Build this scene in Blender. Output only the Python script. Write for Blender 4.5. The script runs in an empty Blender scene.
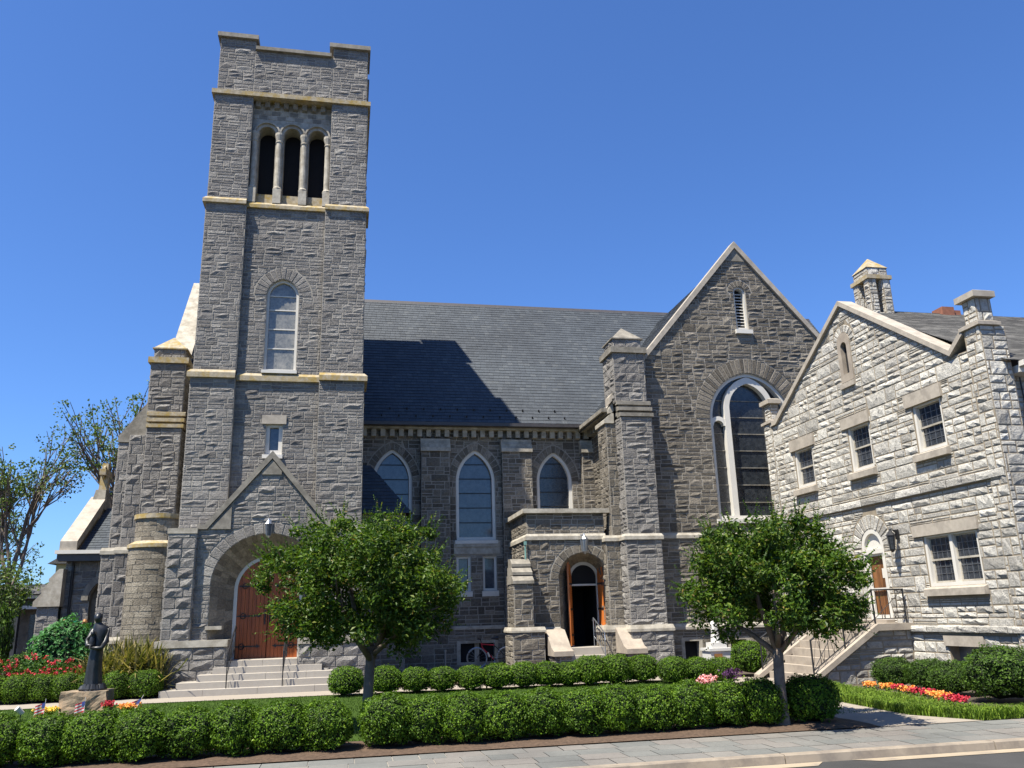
import bpy, bmesh, math, random
from mathutils import Vector, Matrix, noise
from mathutils.geometry import tessellate_polygon
R = math.radians
scn = bpy.context.scene
COL = scn.collection

# ------------------------------------------------------------------ camera, sky, sun, exposure
def cam_setup():
    f, pitch, roll, yaw = 837.172, R(15.46935), R(-1.62183), R(11.52876)
    cy, sy, cp, sp, cr, sr = math.cos(yaw), math.sin(yaw), math.cos(pitch), math.sin(pitch), math.cos(roll), math.sin(roll)
    R0 = Matrix(((1, 0, 0), (0, 0, -1), (0, 1, 0)))
    Rz = Matrix(((cy, -sy, 0), (sy, cy, 0), (0, 0, 1)))
    Rp = Matrix(((1, 0, 0), (0, cp, sp), (0, -sp, cp)))
    Rr = Matrix(((cr, -sr, 0), (sr, cr, 0), (0, 0, 1)))
    M = Rr @ Rp @ R0 @ Rz                      # rows: camera right, down, forward in world axes
    cd = bpy.data.cameras.new('camera'); co = bpy.data.objects.new('camera', cd); COL.objects.link(co)
    r, d, w = M[0], M[1], M[2]
    co.matrix_world = Matrix(((r[0], -d[0], -w[0], 0), (r[1], -d[1], -w[1], 0), (r[2], -d[2], -w[2], 1.8), (0, 0, 0, 1)))
    cd.sensor_width = 36; cd.lens = f / 1024 * 36; cd.clip_start = .05; cd.clip_end = 2000
    scn.camera = co
cam_setup()
TO_SUN = Vector((-.455, -.28, 1)).normalized()
world = bpy.data.worlds.new("World"); scn.world = world; world.use_nodes = True
wn = world.node_tree.nodes; wl = world.node_tree.links
sky = wn.new('ShaderNodeTexSky'); sky.sky_type = 'NISHITA'; sky.sun_disc = False
sky.sun_elevation = math.asin(TO_SUN.z); sky.sun_rotation = math.atan2(TO_SUN.x, TO_SUN.y)
sky.altitude = 0; sky.air_density = 1.0; sky.dust_density = .5; sky.ozone_density = 3.2
bg = wn['Background']; bg.inputs['Strength'].default_value = .061
hue = wn.new('ShaderNodeMix'); hue.data_type = 'RGBA'; hue.blend_type = 'MULTIPLY'; hue.inputs[0].default_value = 1
hue.inputs[7].default_value = (.62, .91, 1.36, 1)        # clear deep blue June sky
wl.new(sky.outputs['Color'], hue.inputs[6]); wl.new(hue.outputs[2], bg.inputs['Color'])
sd = bpy.data.lights.new('sun', 'SUN'); sd.energy = 5.0; sd.angle = R(.53); sd.color = (1, .94, .82)
so = bpy.data.objects.new('sun', sd); COL.objects.link(so)
so.rotation_euler = (-TO_SUN).to_track_quat('-Z', 'Y').to_euler()
vs = scn.view_settings; vs.view_transform = 'Standard'; vs.look = 'None'; vs.gamma = 1; vs.exposure = 1.28
vs.use_curve_mapping = False

# ------------------------------------------------------------------ materials
def nmat(name, rough=.8, spec=.3):
    m = bpy.data.materials.new(name); m.use_nodes = True
    b = m.node_tree.nodes['Principled BSDF']; b.inputs['Roughness'].default_value = rough
    b.inputs['Specular IOR Level'].default_value = spec
    return m, m.node_tree.nodes, m.node_tree.links, b
def ramp(n, stops, interp='LINEAR'):
    r = n.new('ShaderNodeValToRGB'); e = r.color_ramp; e.interpolation = interp
    while len(e.elements) < len(stops): e.elements.new(.5)
    for k, (p, c) in enumerate(stops):
        e.elements[k].position = p; e.elements[k].color = (*c, 1)
    return r
def noise_tex(n, l, scale, detail=4, rough=.55, coord='Object', stretch=None):
    tc = n.new('ShaderNodeTexCoord'); t = n.new('ShaderNodeTexNoise')
    t.inputs['Scale'].default_value = scale; t.inputs['Detail'].default_value = detail; t.inputs['Roughness'].default_value = rough
    if stretch:
        mp = n.new('ShaderNodeMapping'); mp.inputs['Scale'].default_value = stretch
        l.new(tc.outputs[coord], mp.inputs[0]); l.new(mp.outputs[0], t.inputs['Vector'])
    else: l.new(tc.outputs[coord], t.inputs['Vector'])
    return t
def mixc(n, l, a, b, fac, mode='MIX'):
    m = n.new('ShaderNodeMix'); m.data_type = 'RGBA'; m.blend_type = mode
    for sock, v in ((m.inputs[6], a), (m.inputs[7], b), (m.inputs[0], fac)):
        if hasattr(v, 'links'): l.new(v, sock)
        elif isinstance(v, tuple): sock.default_value = (*v, 1)
        else: sock.default_value = v
    return m.outputs[2]
def bump(n, l, b, h, strength=.5, dist=.02):
    bp = n.new('ShaderNodeBump'); bp.inputs['Strength'].default_value = strength; bp.inputs['Distance'].default_value = dist
    l.new(h, bp.inputs['Height']); l.new(bp.outputs[0], b.inputs['Normal'])
SK = {'pale_granite_block': .84, 'gray_granite_block': .8, 'blue_gray_slate': .74, 'gray_asphalt_shingle': .8, 'bluestone_paver': .76}
def stone_mat(name, stops, patch=(.62, 1.18), bs=.8, streak=None):
    m, n, l, b = nmat(name, .92, .15); kk = SK.get(name, .95); stops = [(p, tuple(c*kk for c in q)) for p, q in stops]
    g = n.new('ShaderNodeNewGeometry'); rp = ramp(n, stops); l.new(g.outputs['Random Per Island'], rp.inputs[0])
    t1 = noise_tex(n, l, 13, 7, .7); r1 = ramp(n, [(.3, (patch[0],)*3), (.7, (patch[1],)*3)]); l.new(t1.outputs[0], r1.inputs[0])
    c = mixc(n, l, rp.outputs[0], r1.outputs[0], 1.0, 'MULTIPLY')
    t2 = noise_tex(n, l, .55, 5, .6, stretch=(1, 1, .35)); r2 = ramp(n, [(.35, (.80, .79, .78)), (.65, (1.1, 1.09, 1.06))]); l.new(t2.outputs[0], r2.inputs[0])
    c = mixc(n, l, c, r2.outputs[0], 1.0, 'MULTIPLY')
    t3 = noise_tex(n, l, 22, 8, .72)
    if streak:
        r3 = ramp(n, [(.56, (0, 0, 0)), (.66, (1, 1, 1))]); t4 = noise_tex(n, l, 5.5, 6, .75); l.new(t4.outputs[0], r3.inputs[0])
        c = mixc(n, l, c, streak, r3.outputs[0])
    l.new(c, b.inputs['Base Color']); bump(n, l, b, t3.outputs[0], min(1, bs*1.3), .045)
    return m
M = {}
M['gray'] = stone_mat('dark_gray_rock_stone', [(0, (.17, .16, .152)), (.3, (.21, .199, .189)), (.7, (.245, .232, .22)), (1, (.31, .295, .275))])
M['warm'] = stone_mat('warm_gray_rock_stone', [(0, (.115, .102, .085)), (.3, (.152, .136, .113)), (.7, (.195, .174, .145)), (1, (.28, .25, .21))])
M['tan'] = stone_mat('tan_coursed_stone', [(0, (.17, .148, .118)), (.5, (.24, .212, .17)), (1, (.32, .285, .23))])
M['pale'] = stone_mat('pale_granite_block', [(0, (.38, .365, .335)), (.25, (.50, .48, .44)), (.7, (.61, .59, .54)), (1, (.72, .695, .64))], (.66, 1.12), .9, (.15, .145, .14))
M['palegray'] = stone_mat('gray_granite_block', [(0, (.32, .31, .29)), (.5, (.47, .455, .42)), (1, (.66, .63, .58))], (.7, 1.15), .8, (.15, .15, .155))
def plain(name, col, rough=.8, var=.15, scale=6, bs=.15, spec=.3, metal=0, dirt=None, dscale=1.2):
    kk = .70 if 'concrete' in name or 'steps' in name or 'marble' in name else .84; col = tuple(c*kk for c in col); dirt = tuple(c*kk for c in dirt) if dirt else None
    m, n, l, b = nmat(name, rough, spec)
    t = noise_tex(n, l, scale, 5, .6); r = ramp(n, [(.3, tuple(c*(1-var) for c in col)), (.7, tuple(min(1, c*(1+var)) for c in col))])
    l.new(t.outputs[0], r.inputs[0]); c = r.outputs[0]
    if dirt:
        t2 = noise_tex(n, l, dscale, 6, .7); r2 = ramp(n, [(.45, (0, 0, 0)), (.62, (1, 1, 1))]); l.new(t2.outputs[0], r2.inputs[0])
        c = mixc(n, l, c, dirt, r2.outputs[0])
    l.new(c, b.inputs['Base Color']); b.inputs['Metallic'].default_value = metal
    if bs: bump(n, l, b, t.outputs[0], bs, .01)
    return m
M['mortar'] = plain('gray_mortar', (.30, .275, .235), .95, .2, 5)
M['mortar_pale'] = plain('tan_mortar', (.27, .225, .165), .95, .2, 5)
M['trim'] = plain('weathered_limestone_trim', (.42, .385, .32), .85, .18, 7, .3, dirt=(.28, .25, .2), dscale=2.5)
M['trim_dark'] = plain('sooty_limestone_trim', (.25, .228, .19), .88, .2, 7, .3, dirt=(.16, .145, .12), dscale=2.5)
M['lichen'] = plain('lichen_stained_trim', (.36, .31, .225), .9, .3, 8, .35, dirt=(.33, .235, .075), dscale=3.5)
M['brownstone'] = plain('tan_sandstone_trim', (.39, .345, .285), .85, .12, 9, .2, dirt=(.30, .265, .22), dscale=3)
M['white'] = plain('white_paint', (.64, .61, .55), .5, .04, 4, .05, dirt=(.58, .555, .5), dscale=2)
M['marble'] = plain('white_marble', (.72, .70, .66), .5, .04, 4, .05, dirt=(.68, .67, .64), dscale=3)
M['slate'] = stone_mat('blue_gray_slate', [(0, (.044, .054, .067)), (.4, (.052, .063, .077)), (.85, (.060, .072, .087)), (1, (.078, .089, .10))], (.85, 1.15), .25)
M['slate'].node_tree.nodes['Principled BSDF'].inputs['Roughness'].default_value = .62
M['slate'].node_tree.nodes['Principled BSDF'].inputs['Specular IOR Level'].default_value = .4
M['shingle'] = stone_mat('gray_asphalt_shingle', [(0, (.075, .074, .072)), (.5, (.11, .108, .104)), (1, (.16, .155, .148))], (.85, 1.15), .3)
M['slatebase'] = plain('roof_underlay', (.045, .05, .058), .9, .1)
M['dark'] = plain('unlit_interior_black', (.015, .015, .017), .95, .1, 3, 0)  # near-black colour in place of the shade inside openings
M['iron'] = plain('black_iron', (.022, .022, .024), .45, .2, 8, .1, .5, .3)
M['metal'] = plain('dull_gray_metal', (.35, .37, .4), .35, .1, 8, .05, .5, .8)
M['gutter'] = plain('dark_copper_gutter', (.05, .045, .045), .5, .2, 8, .1, .5)
M['concrete'] = plain('pale_concrete', (.35, .305, .25), .9, .08, 3, .15, dirt=(.35, .305, .25), dscale=.8)
M['kerb'] = plain('kerb_concrete', (.33, .275, .21), .9, .12, 4, .25, dirt=(.22, .185, .15), dscale=1.5)
M['steps'] = plain('pale_granite_steps', (.45, .41, .355), .8, .06, 10, .15, dirt=(.42, .38, .33), dscale=1.3)
M['tanstep'] = plain('tan_concrete_steps', (.42, .36, .29), .85, .1, 6, .15, dirt=(.32, .27, .22), dscale=2)
M['bronze'] = plain('dark_bronze', (.035, .036, .038), .42, .35, 9, .2, .6, .55)
M['brick'] = plain('red_brick', (.26, .11, .07), .9, .2, 9, .2)
M['mulch'] = plain('brown_mulch', (.085, .055, .036), .95, .45, 22, .8)
M['soil'] = plain('dark_soil', (.07, .055, .04), .95, .35, 18, .6)
M['bark'] = plain('gray_brown_bark', (.15, .115, .09), .85, .3, 14, .4, dirt=(.18, .145, .115), dscale=6)
M['greenpaint'] = plain('green_canvas', (.03, .30, .15), .6, .1)
M['copper'] = plain('copper_finial', (.5, .25, .1), .4, .15, 5, .1, .5, .6)
M['verdigris'] = plain('verdigris_pipe', (.16, .3, .27), .6, .15)
M['line'] = plain('tan_gutter_concrete', (.42, .34, .24), .9, .12, 5, .15, dirt=(.3, .25, .19), dscale=2.5)
def glass_mat(name, col, rough=.08, stain=None, wave=0):
    m, n, l, b = nmat(name, rough, .8)
    t = noise_tex(n, l, 7, 4, .7); r = ramp(n, [(.35, col), (.65, stain or tuple(c*1.5 for c in col))]); l.new(t.outputs[0], r.inputs[0])
    l.new(r.outputs[0], b.inputs['Base Color'])
    if wave: bump(n, l, b, noise_tex(n, l, 3, 3, .5).outputs[0], wave, .02)
    return m
M['glass_blue'] = glass_mat('protective_glazing', (.035, .045, .06), .12, (.07, .085, .10), .12)
M['glass_pale'] = glass_mat('frosted_pale_glazing', (.10, .105, .10), .25, (.24, .23, .20), .2)
M['glass_dark'] = glass_mat('dark_stained_glazing', (.010, .013, .018), .25, (.035, .04, .045), .3)
M['glass_clear'] = glass_mat('old_leaded_pane', (.02, .024, .03), .08, (.045, .05, .06), .15)
def wood_mat(name, a, b2, sc=(14, 14, 1.2)):
    m, n, l, b = nmat(name, .42, .4)
    t = noise_tex(n, l, 1, 6, .6, stretch=sc); r = ramp(n, [(.3, a), (.7, b2)]); l.new(t.outputs[0], r.inputs[0])
    g = n.new('ShaderNodeNewGeometry'); r2 = ramp(n, [(0, (.8, .8, .8)), (1, (1.15, 1.15, 1.15))]); l.new(g.outputs['Random Per Island'], r2.inputs[0])
    l.new(mixc(n, l, r.outputs[0], r2.outputs[0], 1.0, 'MULTIPLY'), b.inputs['Base Color']); bump(n, l, b, t.outputs[0], .15, .01)
    return m
M['door'] = wood_mat('varnished_red_oak', (.17, .038, .008), (.33, .082, .017))
M['door2'] = wood_mat('varnished_orange_oak', (.36, .10, .02), (.55, .17, .04))
M['door3'] = wood_mat('old_brown_plank', (.06, .024, .01), (.22, .10, .04))
def leaf_mat(name, stops, trans=.25, rough=.5):
    m, n, l, b = nmat(name, rough, .18)
    g = n.new('ShaderNodeNewGeometry'); rp = ramp(n, stops); l.new(g.outputs['Random Per Island'], rp.inputs[0])
    t = noise_tex(n, l, 2.2, 3, .5); r = ramp(n, [(.35, (.72, .75, .7)), (.65, (1.2, 1.2, 1.1))]); l.new(t.outputs[0], r.inputs[0])
    c = mixc(n, l, rp.outputs[0], r.outputs[0], 1.0, 'MULTIPLY')
    l.new(c, b.inputs['Base Color'])
    tr = n.new('ShaderNodeBsdfTranslucent'); l.new(mixc(n, l, c, (1.5, 1.6, .6), 1.0, 'MULTIPLY'), tr.inputs[0])
    mx = n.new('ShaderNodeMixShader'); mx.inputs[0].default_value = trans
    l.new(b.outputs[0], mx.inputs[1]); l.new(tr.outputs[0], mx.inputs[2]); l.new(mx.outputs[0], n['Material Output'].inputs[0])
    return m
M['box'] = leaf_mat('boxwood_leaf', [(0, (.024, .056, .004)), (.5, (.066, .13, .008)), (.88, (.105, .185, .013)), (1, (.155, .23, .022))])
M['yew'] = leaf_mat('dark_hedge_leaf', [(0, (.02, .045, .007)), (.6, (.045, .09, .011)), (1, (.085, .145, .02))])
M['crape'] = leaf_mat('crape_myrtle_leaf', [(0, (.022, .052, .007)), (.45, (.042, .083, .010)), (.8, (.078, .13, .016)), (.95, (.14, .18, .03)), (1, (.16, .11, .03))], .3, .45)
M['core'] = plain('shade_core', (.010, .018, .005), .9, .4, 12, .3)  # shade deep inside the shrubs, put into the colour
M['green'] = leaf_mat('broad_green_leaf', [(0, (.03, .10, .025)), (.6, (.05, .15, .045)), (1, (.09, .22, .08))])
M['sparse'] = leaf_mat('far_tree_leaf', [(0, (.04, .075, .02)), (.6, (.085, .13, .035)), (1, (.15, .19, .055))])
M['yucca'] = leaf_mat('spiky_blade', [(0, (.05, .06, .02)), (.45, (.11, .11, .035)), (.75, (.22, .18, .07)), (1, (.38, .30, .16))])
M['lirio'] = leaf_mat('strap_leaf', [(0, (.06, .11, .012)), (.6, (.12, .195, .02)), (1, (.20, .27, .04))])
M['grassb'] = leaf_mat('lawn_blade', [(0, (.035, .066, .009)), (.6, (.05, .09, .013)), (1, (.07, .12, .02))], .2)
def petal(name, a, b): return leaf_mat(name, [(0, a), (1, b)], .2)
M['red'] = petal('red_petal', (.36, .015, .04), (.55, .06, .09))
M['orange'] = petal('orange_petal', (.7, .22, .05), (.85, .42, .12))
M['pink'] = petal('pink_petal', (.7, .25, .3), (.8, .45, .5))
M['yellow'] = petal('yellow_petal', (.75, .45, .05), (.8, .6, .12))
M['purple'] = petal('purple_petal', (.05, .02, .07), (.12, .04, .13))
M['blue'] = plain('flag_blue', (.03, .05, .2), .7, .05)
M['flagred'] = plain('flag_red', (.5, .03, .05), .7, .05)
def lawn_mat():
    m, n, l, b = nmat('lawn_turf', .9, .1)
    t = noise_tex(n, l, 1.4, 6, .6); r = ramp(n, [(.3, (.032, .062, .009)), (.7, (.05, .09, .014))]); l.new(t.outputs[0], r.inputs[0])
    t2 = noise_tex(n, l, 60, 3, .6); r2 = ramp(n, [(.3, (.6, .6, .6)), (.7, (1.2, 1.2, 1.2))]); l.new(t2.outputs[0], r2.inputs[0])
    l.new(mixc(n, l, r.outputs[0], r2.outputs[0], 1., 'MULTIPLY'), b.inputs['Base Color']); bump(n, l, b, t2.outputs[0], .8, .03)
    return m
M['lawn'] = lawn_mat()
def asphalt_mat():
    m, n, l, b = nmat('asphalt', .92, .1)
    t = noise_tex(n, l, 90, 4, .7); r = ramp(n, [(.3, (.034, .034, .034)), (.7, (.062, .061, .06))]); l.new(t.outputs[0], r.inputs[0])
    t2 = noise_tex(n, l, .7, 4, .6); r2 = ramp(n, [(.35, (.82, .82, .82)), (.65, (1.12, 1.12, 1.12))]); l.new(t2.outputs[0], r2.inputs[0])
    l.new(mixc(n, l, r.outputs[0], r2.outputs[0], 1., 'MULTIPLY'), b.inputs['Base Color']); bump(n, l, b, t.outputs[0], .5, .01)
    return m
M['asphalt'] = asphalt_mat()
M['paver'] = stone_mat('bluestone_paver', [(0, (.16, .165, .158)), (.35, (.185, .188, .178)), (.7, (.21, .195, .18)), (1, (.225, .215, .196))], (.88, 1.08), .2)

# ------------------------------------------------------------------ mesh helpers
class MB:
    def __init__(s): s.v = []; s.f = []; s.m = []
    def poly(s, pts, m=0):
        b = len(s.v); s.v += [tuple(p) for p in pts]; s.f.append(tuple(range(b, b+len(pts)))); s.m.append(m)
    def mesh(s, vs, fs, m=0):
        b = len(s.v); s.v += [tuple(p) for p in vs]
        for f in fs: s.f.append(tuple(b+i for i in f)); s.m.append(m)
    def box(s, x0, x1, y0, y1, z0, z1, m=0):
        v = [(x, y, z) for z in (z0, z1) for y in (y0, y1) for x in (x0, x1)]
        s.mesh(v, [(0, 2, 3, 1), (4, 5, 7, 6), (0, 1, 5, 4), (1, 3, 7, 5), (3, 2, 6, 7), (2, 0, 4, 6)], m)
    def prism(s, a, b, m=0):
        """a, b: matching outlines of 3D points"""
        n = len(a); s.mesh(list(a)+list(b), [tuple(range(n))[::-1], tuple(range(n, 2*n))]+[(i, (i+1) % n, n+(i+1) % n, n+i) for i in range(n)], m)
    def tube(s, pts, rad, seg=8, m=0, cap=True):
        pts = [Vector(p) for p in pts]; n = len(pts)
        rr = rad if isinstance(rad, (list, tuple)) else [rad]*n
        vs, fs = [], []; ref = Vector((0, 0, 1))
        for i, p in enumerate(pts):
            t = (pts[min(i+1, n-1)]-pts[max(i-1, 0)]).normalized()
            a = t.cross(ref if abs(t.dot(ref)) < .9 else Vector((1, 0, 0))).normalized(); b = t.cross(a)
            for k in range(seg):
                an = 2*math.pi*k/seg; vs.append(p+(a*math.cos(an)+b*math.sin(an))*rr[i])
        for i in range(n-1):
            for k in range(seg): fs.append((i*seg+k, i*seg+(k+1) % seg, (i+1)*seg+(k+1) % seg, (i+1)*seg+k))
        if cap: fs += [tuple(range(seg))[::-1], tuple((n-1)*seg+k for k in range(seg))]
        s.mesh(vs, fs, m)
    def lathe(s, cx, cy, prof, seg=16, m=0, a0=0, a1=2*math.pi):
        vs, fs = [], []; full = abs(a1-a0-2*math.pi) < 1e-6; ns = seg if full else seg+1
        for r, z in prof:
            for k in range(ns): an = a0+(a1-a0)*k/seg; vs.append((cx+r*math.cos(an), cy+r*math.sin(an), z))
        for i in range(len(prof)-1):
            for k in range(seg): k2 = (k+1) % ns; fs.append((i*ns+k, i*ns+k2, (i+1)*ns+k2, (i+1)*ns+k))
        s.mesh(vs, fs, m)
    def build(s, name, mats, parent=None, smooth=False, loc=None):
        me = bpy.data.meshes.new(name)
        vs = s.v
        if loc is not None: vs = [(a-loc[0], b-loc[1], c-loc[2]) for a, b, c in vs]
        me.from_pydata(vs, [], s.f)
        if not isinstance(mats, (list, tuple)): mats = [mats]
        for x in mats: me.materials.append(M[x] if isinstance(x, str) else x)
        if len(mats) > 1: me.polygons.foreach_set('material_index', s.m)
        if smooth: me.polygons.foreach_set('use_smooth', [True]*len(s.f))
        me.update()
        o = bpy.data.objects.new(name, me); COL.objects.link(o)
        if loc is not None: o.location = loc
        if parent: o.parent = parent
        return o
def tag(o, label=None, cat=None, group=None, kind=None):
    for k, v in (('label', label), ('category', cat), ('group', group), ('kind', kind)):
        if v: o[k] = v
    return o
def empty(name, label, cat, loc=(0, 0, 0), group=None):
    o = bpy.data.objects.new(name, None); COL.objects.link(o); o.location = loc; o.empty_display_size = .2
    return tag(o, label, cat, group)
def child(o, parent):              # parent an object built in world coordinates to a thing standing elsewhere
    o.parent = parent; o.matrix_parent_inverse = Matrix.Translation(-Vector(parent.location)); return o

class Frame:
    def __init__(s, O, U, N, V=(0, 0, 1)): s.O, s.U, s.N, s.V = Vector(O), Vector(U), Vector(N), Vector(V)
    def __call__(s, u, v, d=0): return s.O+s.U*u+s.V*v+s.N*d
def FY(y): return Frame((0, y, 0), (1, 0, 0), (0, -1, 0))            # wall facing the street: u = X
def FXm(x): return Frame((x, 0, 0), (0, 1, 0), (-1, 0, 0))           # wall facing left: u = Y
def FXp(x): return Frame((x, 0, 0), (0, 1, 0), (1, 0, 0))            # wall facing right: u = Y
def rect(u0, u1, z0, z1): return [(u0, z0), (u0, z1), (u1, z1), (u1, z0)]
def arch(uc, hw, z0, zs, zt, n=12):
    """outline from bottom left, over the arch, to bottom right; pointed when rise > half width"""
    r = zt-zs; pts = [(uc-hw, z0)]
    if r > hw*1.05:
        Rr = (r*r+hw*hw)/(2*hw); a1 = math.asin(min(1, r/Rr))
        L = [(uc-hw+Rr-Rr*math.cos(a1*k/n), zs+Rr*math.sin(a1*k/n)) for k in range(n+1)]
    else:
        L = [(uc-hw*math.cos(math.pi/2*k/n), zs+r*math.sin(math.pi/2*k/n)) for k in range(n+1)]
    pts += L+[(2*uc-u, z) for u, z in L[::-1][1:]]+[(uc+hw, z0)]
    return pts
def scan(poly, z):
    xs = []
    for i in range(len(poly)):
        (a, b), (c, d) = poly[i], poly[(i+1) % len(poly)]
        if (b > z) != (d > z): xs.append(a+(z-b)*(c-a)/(d-b))
    xs.sort(); return [(xs[i], xs[i+1]) for i in range(0, len(xs)-1, 2)]
def allowed(outer, holes, z):
    iv = scan(outer, z)
    for h in holes:
        for a, b in scan(h, z):
            nv = []
            for p, q in iv:
                if b <= p or a >= q: nv.append((p, q)); continue
                if a > p: nv.append((p, a))
                if b < q: nv.append((b, q))
            iv = nv
    return iv
def quad_stone(mb, F, q, rng, d0, var, j, m=0, seg=.16):
    """one rock-faced block: q = bl, br, tr, tl in (u,v)"""
    (ax, ay), (bx, by), (cx, cy), (dx, dy) = q
    w = max((math.hypot(bx-ax, by-ay)+math.hypot(cx-dx, cy-dy))/2, .001); h = max((math.hypot(dx-ax, dy-ay)+math.hypot(cx-bx, cy-by))/2, .001)
    if w < .035 or h < .03: return
    ju, jv = min(j/w, .3), min(j/h, .3); eu, ev = min((j+.016)/w, .4), min((j+.014)/h, .4)
    nx = max(1, min(5, int(w/seg))); ny = 2 if h > .13 else 1
    S = [ju, eu]+[eu+(1-2*eu)*k/nx for k in range(1, nx)]+[1-eu, 1-ju]
    T = [jv, ev]+[ev+(1-2*ev)*k/ny for k in range(1, ny)]+[1-ev, 1-jv]
    base = d0*rng.uniform(.55, 1.25); tilt = rng.uniform(-.5, .6)*var; tx = rng.uniform(-.5, .5)*var
    vs = []
    for jn, t in enumerate(T):
        for i, s_ in enumerate(S):
            ss, tt = s_, t
            inner = 0 < jn < len(T)-1 and 0 < i < len(S)-1
            if 1 < i < len(S)-2: ss += rng.uniform(-.3, .3)*(1-2*eu)/nx
            if 1 < jn < len(T)-2: tt += rng.uniform(-.2, .2)
            u = (ax*(1-ss)+bx*ss)*(1-tt)+(dx*(1-ss)+cx*ss)*tt
            v = (ay*(1-ss)+by*ss)*(1-tt)+(dy*(1-ss)+cy*ss)*tt
            if not inner: d = -.004
            else:
                edge = jn in (1, len(T)-2) or i in (1, len(S)-2)
                d = base*(.42 if edge else 1.1)+rng.uniform(-.35, .6)*var*(.35 if edge else 1)+tilt*(t-.5)*.6+tx*(s_-.5)*.5
                d = max(d, .006)
            vs.append(F(u, v, d))
    W = len(S)
    mb.mesh(vs, [(a*W+b, a*W+b+1, (a+1)*W+b+1, (a+1)*W+b) for a in range(len(T)-1) for b in range(W-1)], m)
def stones(mb, F, outer, holes, rng, H=(.27, .40), L=(.32, .85), d0=.03, var=.035, j=.008, big=.3, m=0, seg=.16, zoff=0):
    z = min(p[1] for p in outer); ztop = max(p[1] for p in outer)
    umin = min(p[0] for p in outer); umax = max(p[0] for p in outer)
    z += zoff
    while z < ztop-.02:
        h = rng.uniform(*H)
        if ztop-(z+h) < .12: h = ztop-z
        cells = []; u = umin-rng.uniform(0, .3)
        while u < umax:
            w = rng.uniform(*L); k = rng.random()
            if k < big: cells.append((u, u+w*.85, z, z+h)); w *= .85
            else:
                s1 = z+h*rng.choice((.38, .5, .5, .62))
                for za, zb in ((z, s1), (s1, z+h)):
                    if w > .5 and rng.random() < .6:
                        c = u+w*rng.uniform(.35, .65); cells += [(u, c, za, zb), (c, u+w, za, zb)]
                    else: cells.append((u, u+w, za, zb))
            u += w
        while cells:
            u0, u1, za, zb = cells.pop()
            clip = lambda iv: [(max(u0, a), min(u1, b)) for a, b in iv if min(u1, b) > max(u0, a)+.004]
            A = clip(allowed(outer, holes, za+.004)); B = clip(allowed(outer, holes, zb-.004))
            far_ = len(A) != len(B) or any(max(abs(min(max(p[k], u0), u1)-min(max(q[k], u0), u1)) for k in (0, 1)) > .14 for p, q in zip(A, B))
            if far_ and zb-za > .07:
                zm = (za+zb)/2; cells += [(u0, u1, za, zm), (u0, u1, zm, zb)]; continue
            if far_: A = B = clip(allowed(outer, holes, (za+zb)/2))
            for (a0, a1), (b0, b1) in zip(A, B):
                p0, p1 = max(u0, a0), min(u1, a1); q0, q1 = max(u0, b0), min(u1, b1)
                if p1-p0 < .03 and q1-q0 < .03: continue
                if p1 < p0: p0 = p1 = (p0+p1)/2
                if q1 < q0: q0 = q1 = (q0+q1)/2
                quad_stone(mb, F, ((p0, za), (p1, za), (q1, zb), (q0, zb)), rng, d0, var, j, m, seg)
        z += h
def flat(mb, F, outer, holes, d=0, m=1):
    loops = [[Vector((u, v, 0)) for u, v in outer]]+[[Vector((u, v, 0)) for u, v in h] for h in holes]
    allp = [p for lp in loops for p in lp]
    tris = tessellate_polygon(loops)
    mb.mesh([F(p.x, p.y, d) for p in allp], [tuple(t) for t in tris], m)
def loft(mb, F, a, b, da, db, m=0, close=False):
    n = len(a); vs = [F(u, v, da) for u, v in a]+[F(u, v, db) for u, v in b]
    mb.mesh(vs, [(i, i+1, n+i+1, n+i) for i in range(n-1)]+([(n-1, 0, n, 2*n-1)] if close else []), m)
def ring(mb, F, outer, inner, d0, d1, m=0, close=True):
    """frame between two matching outlines, from depth d0 (back) to d1 (front)"""
    n = len(outer)
    for i in range(n if close else n-1):
        k = (i+1) % n
        o1, o2, i1, i2 = outer[i], outer[k], inner[i], inner[k]
        mb.mesh([F(*o1, d1), F(*o2, d1), F(*i2, d1), F(*i1, d1), F(*o1, d0), F(*o2, d0), F(*i2, d0), F(*i1, d0)],
                [(0, 1, 2, 3), (0, 4, 5, 1), (3, 2, 6, 7)], m)
def bx(mb, F, u0, u1, v0, v1, d0, d1, m=0):
    mb.prism([F(u0, v0, d0), F(u1, v0, d0), F(u1, v1, d0), F(u0, v1, d0)], [F(u0, v0, d1), F(u1, v0, d1), F(u1, v1, d1), F(u0, v1, d1)], m)
def voussoirs(mb, F, uc, hw, zs, zt, t, n, rng, m=0, d0=.035, a_min=0, j=.006):
    """ring of wedge blocks over an arch"""
    inn = arch(uc, hw, zs, zs, zt, 24)[1:-1]; out = arch(uc, hw+t, zs, zs, zt+t, 24)[1:-1]
    N = len(inn)-1
    for k in range(n):
        ia, ib = k/n*N, (k+1)/n*N
        def P(L, x):
            i = min(int(x), N-1); f = x-i; return (L[i][0]*(1-f)+L[i+1][0]*f, L[i][1]*(1-f)+L[i+1][1]*f)
        tt = 1 if not a_min else rng.uniform(a_min, 1)
        o1, o2 = P(out, ia), P(out, ib); i1, i2 = P(inn, ia), P(inn, ib)
        o1 = tuple(i1[q]+(o1[q]-i1[q])*tt for q in (0, 1)); o2 = tuple(i2[q]+(o2[q]-i2[q])*tt for q in (0, 1))
        quad_stone(mb, F, (i1, i2, o2, o1) if False else (i1, i2, o2, o1), rng, d0, .02, j, m, .3)
def voussoir_zone(uc, hw, zs, zt, t): return arch(uc, hw+t, zs, zs, zt+t, 10)
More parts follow.
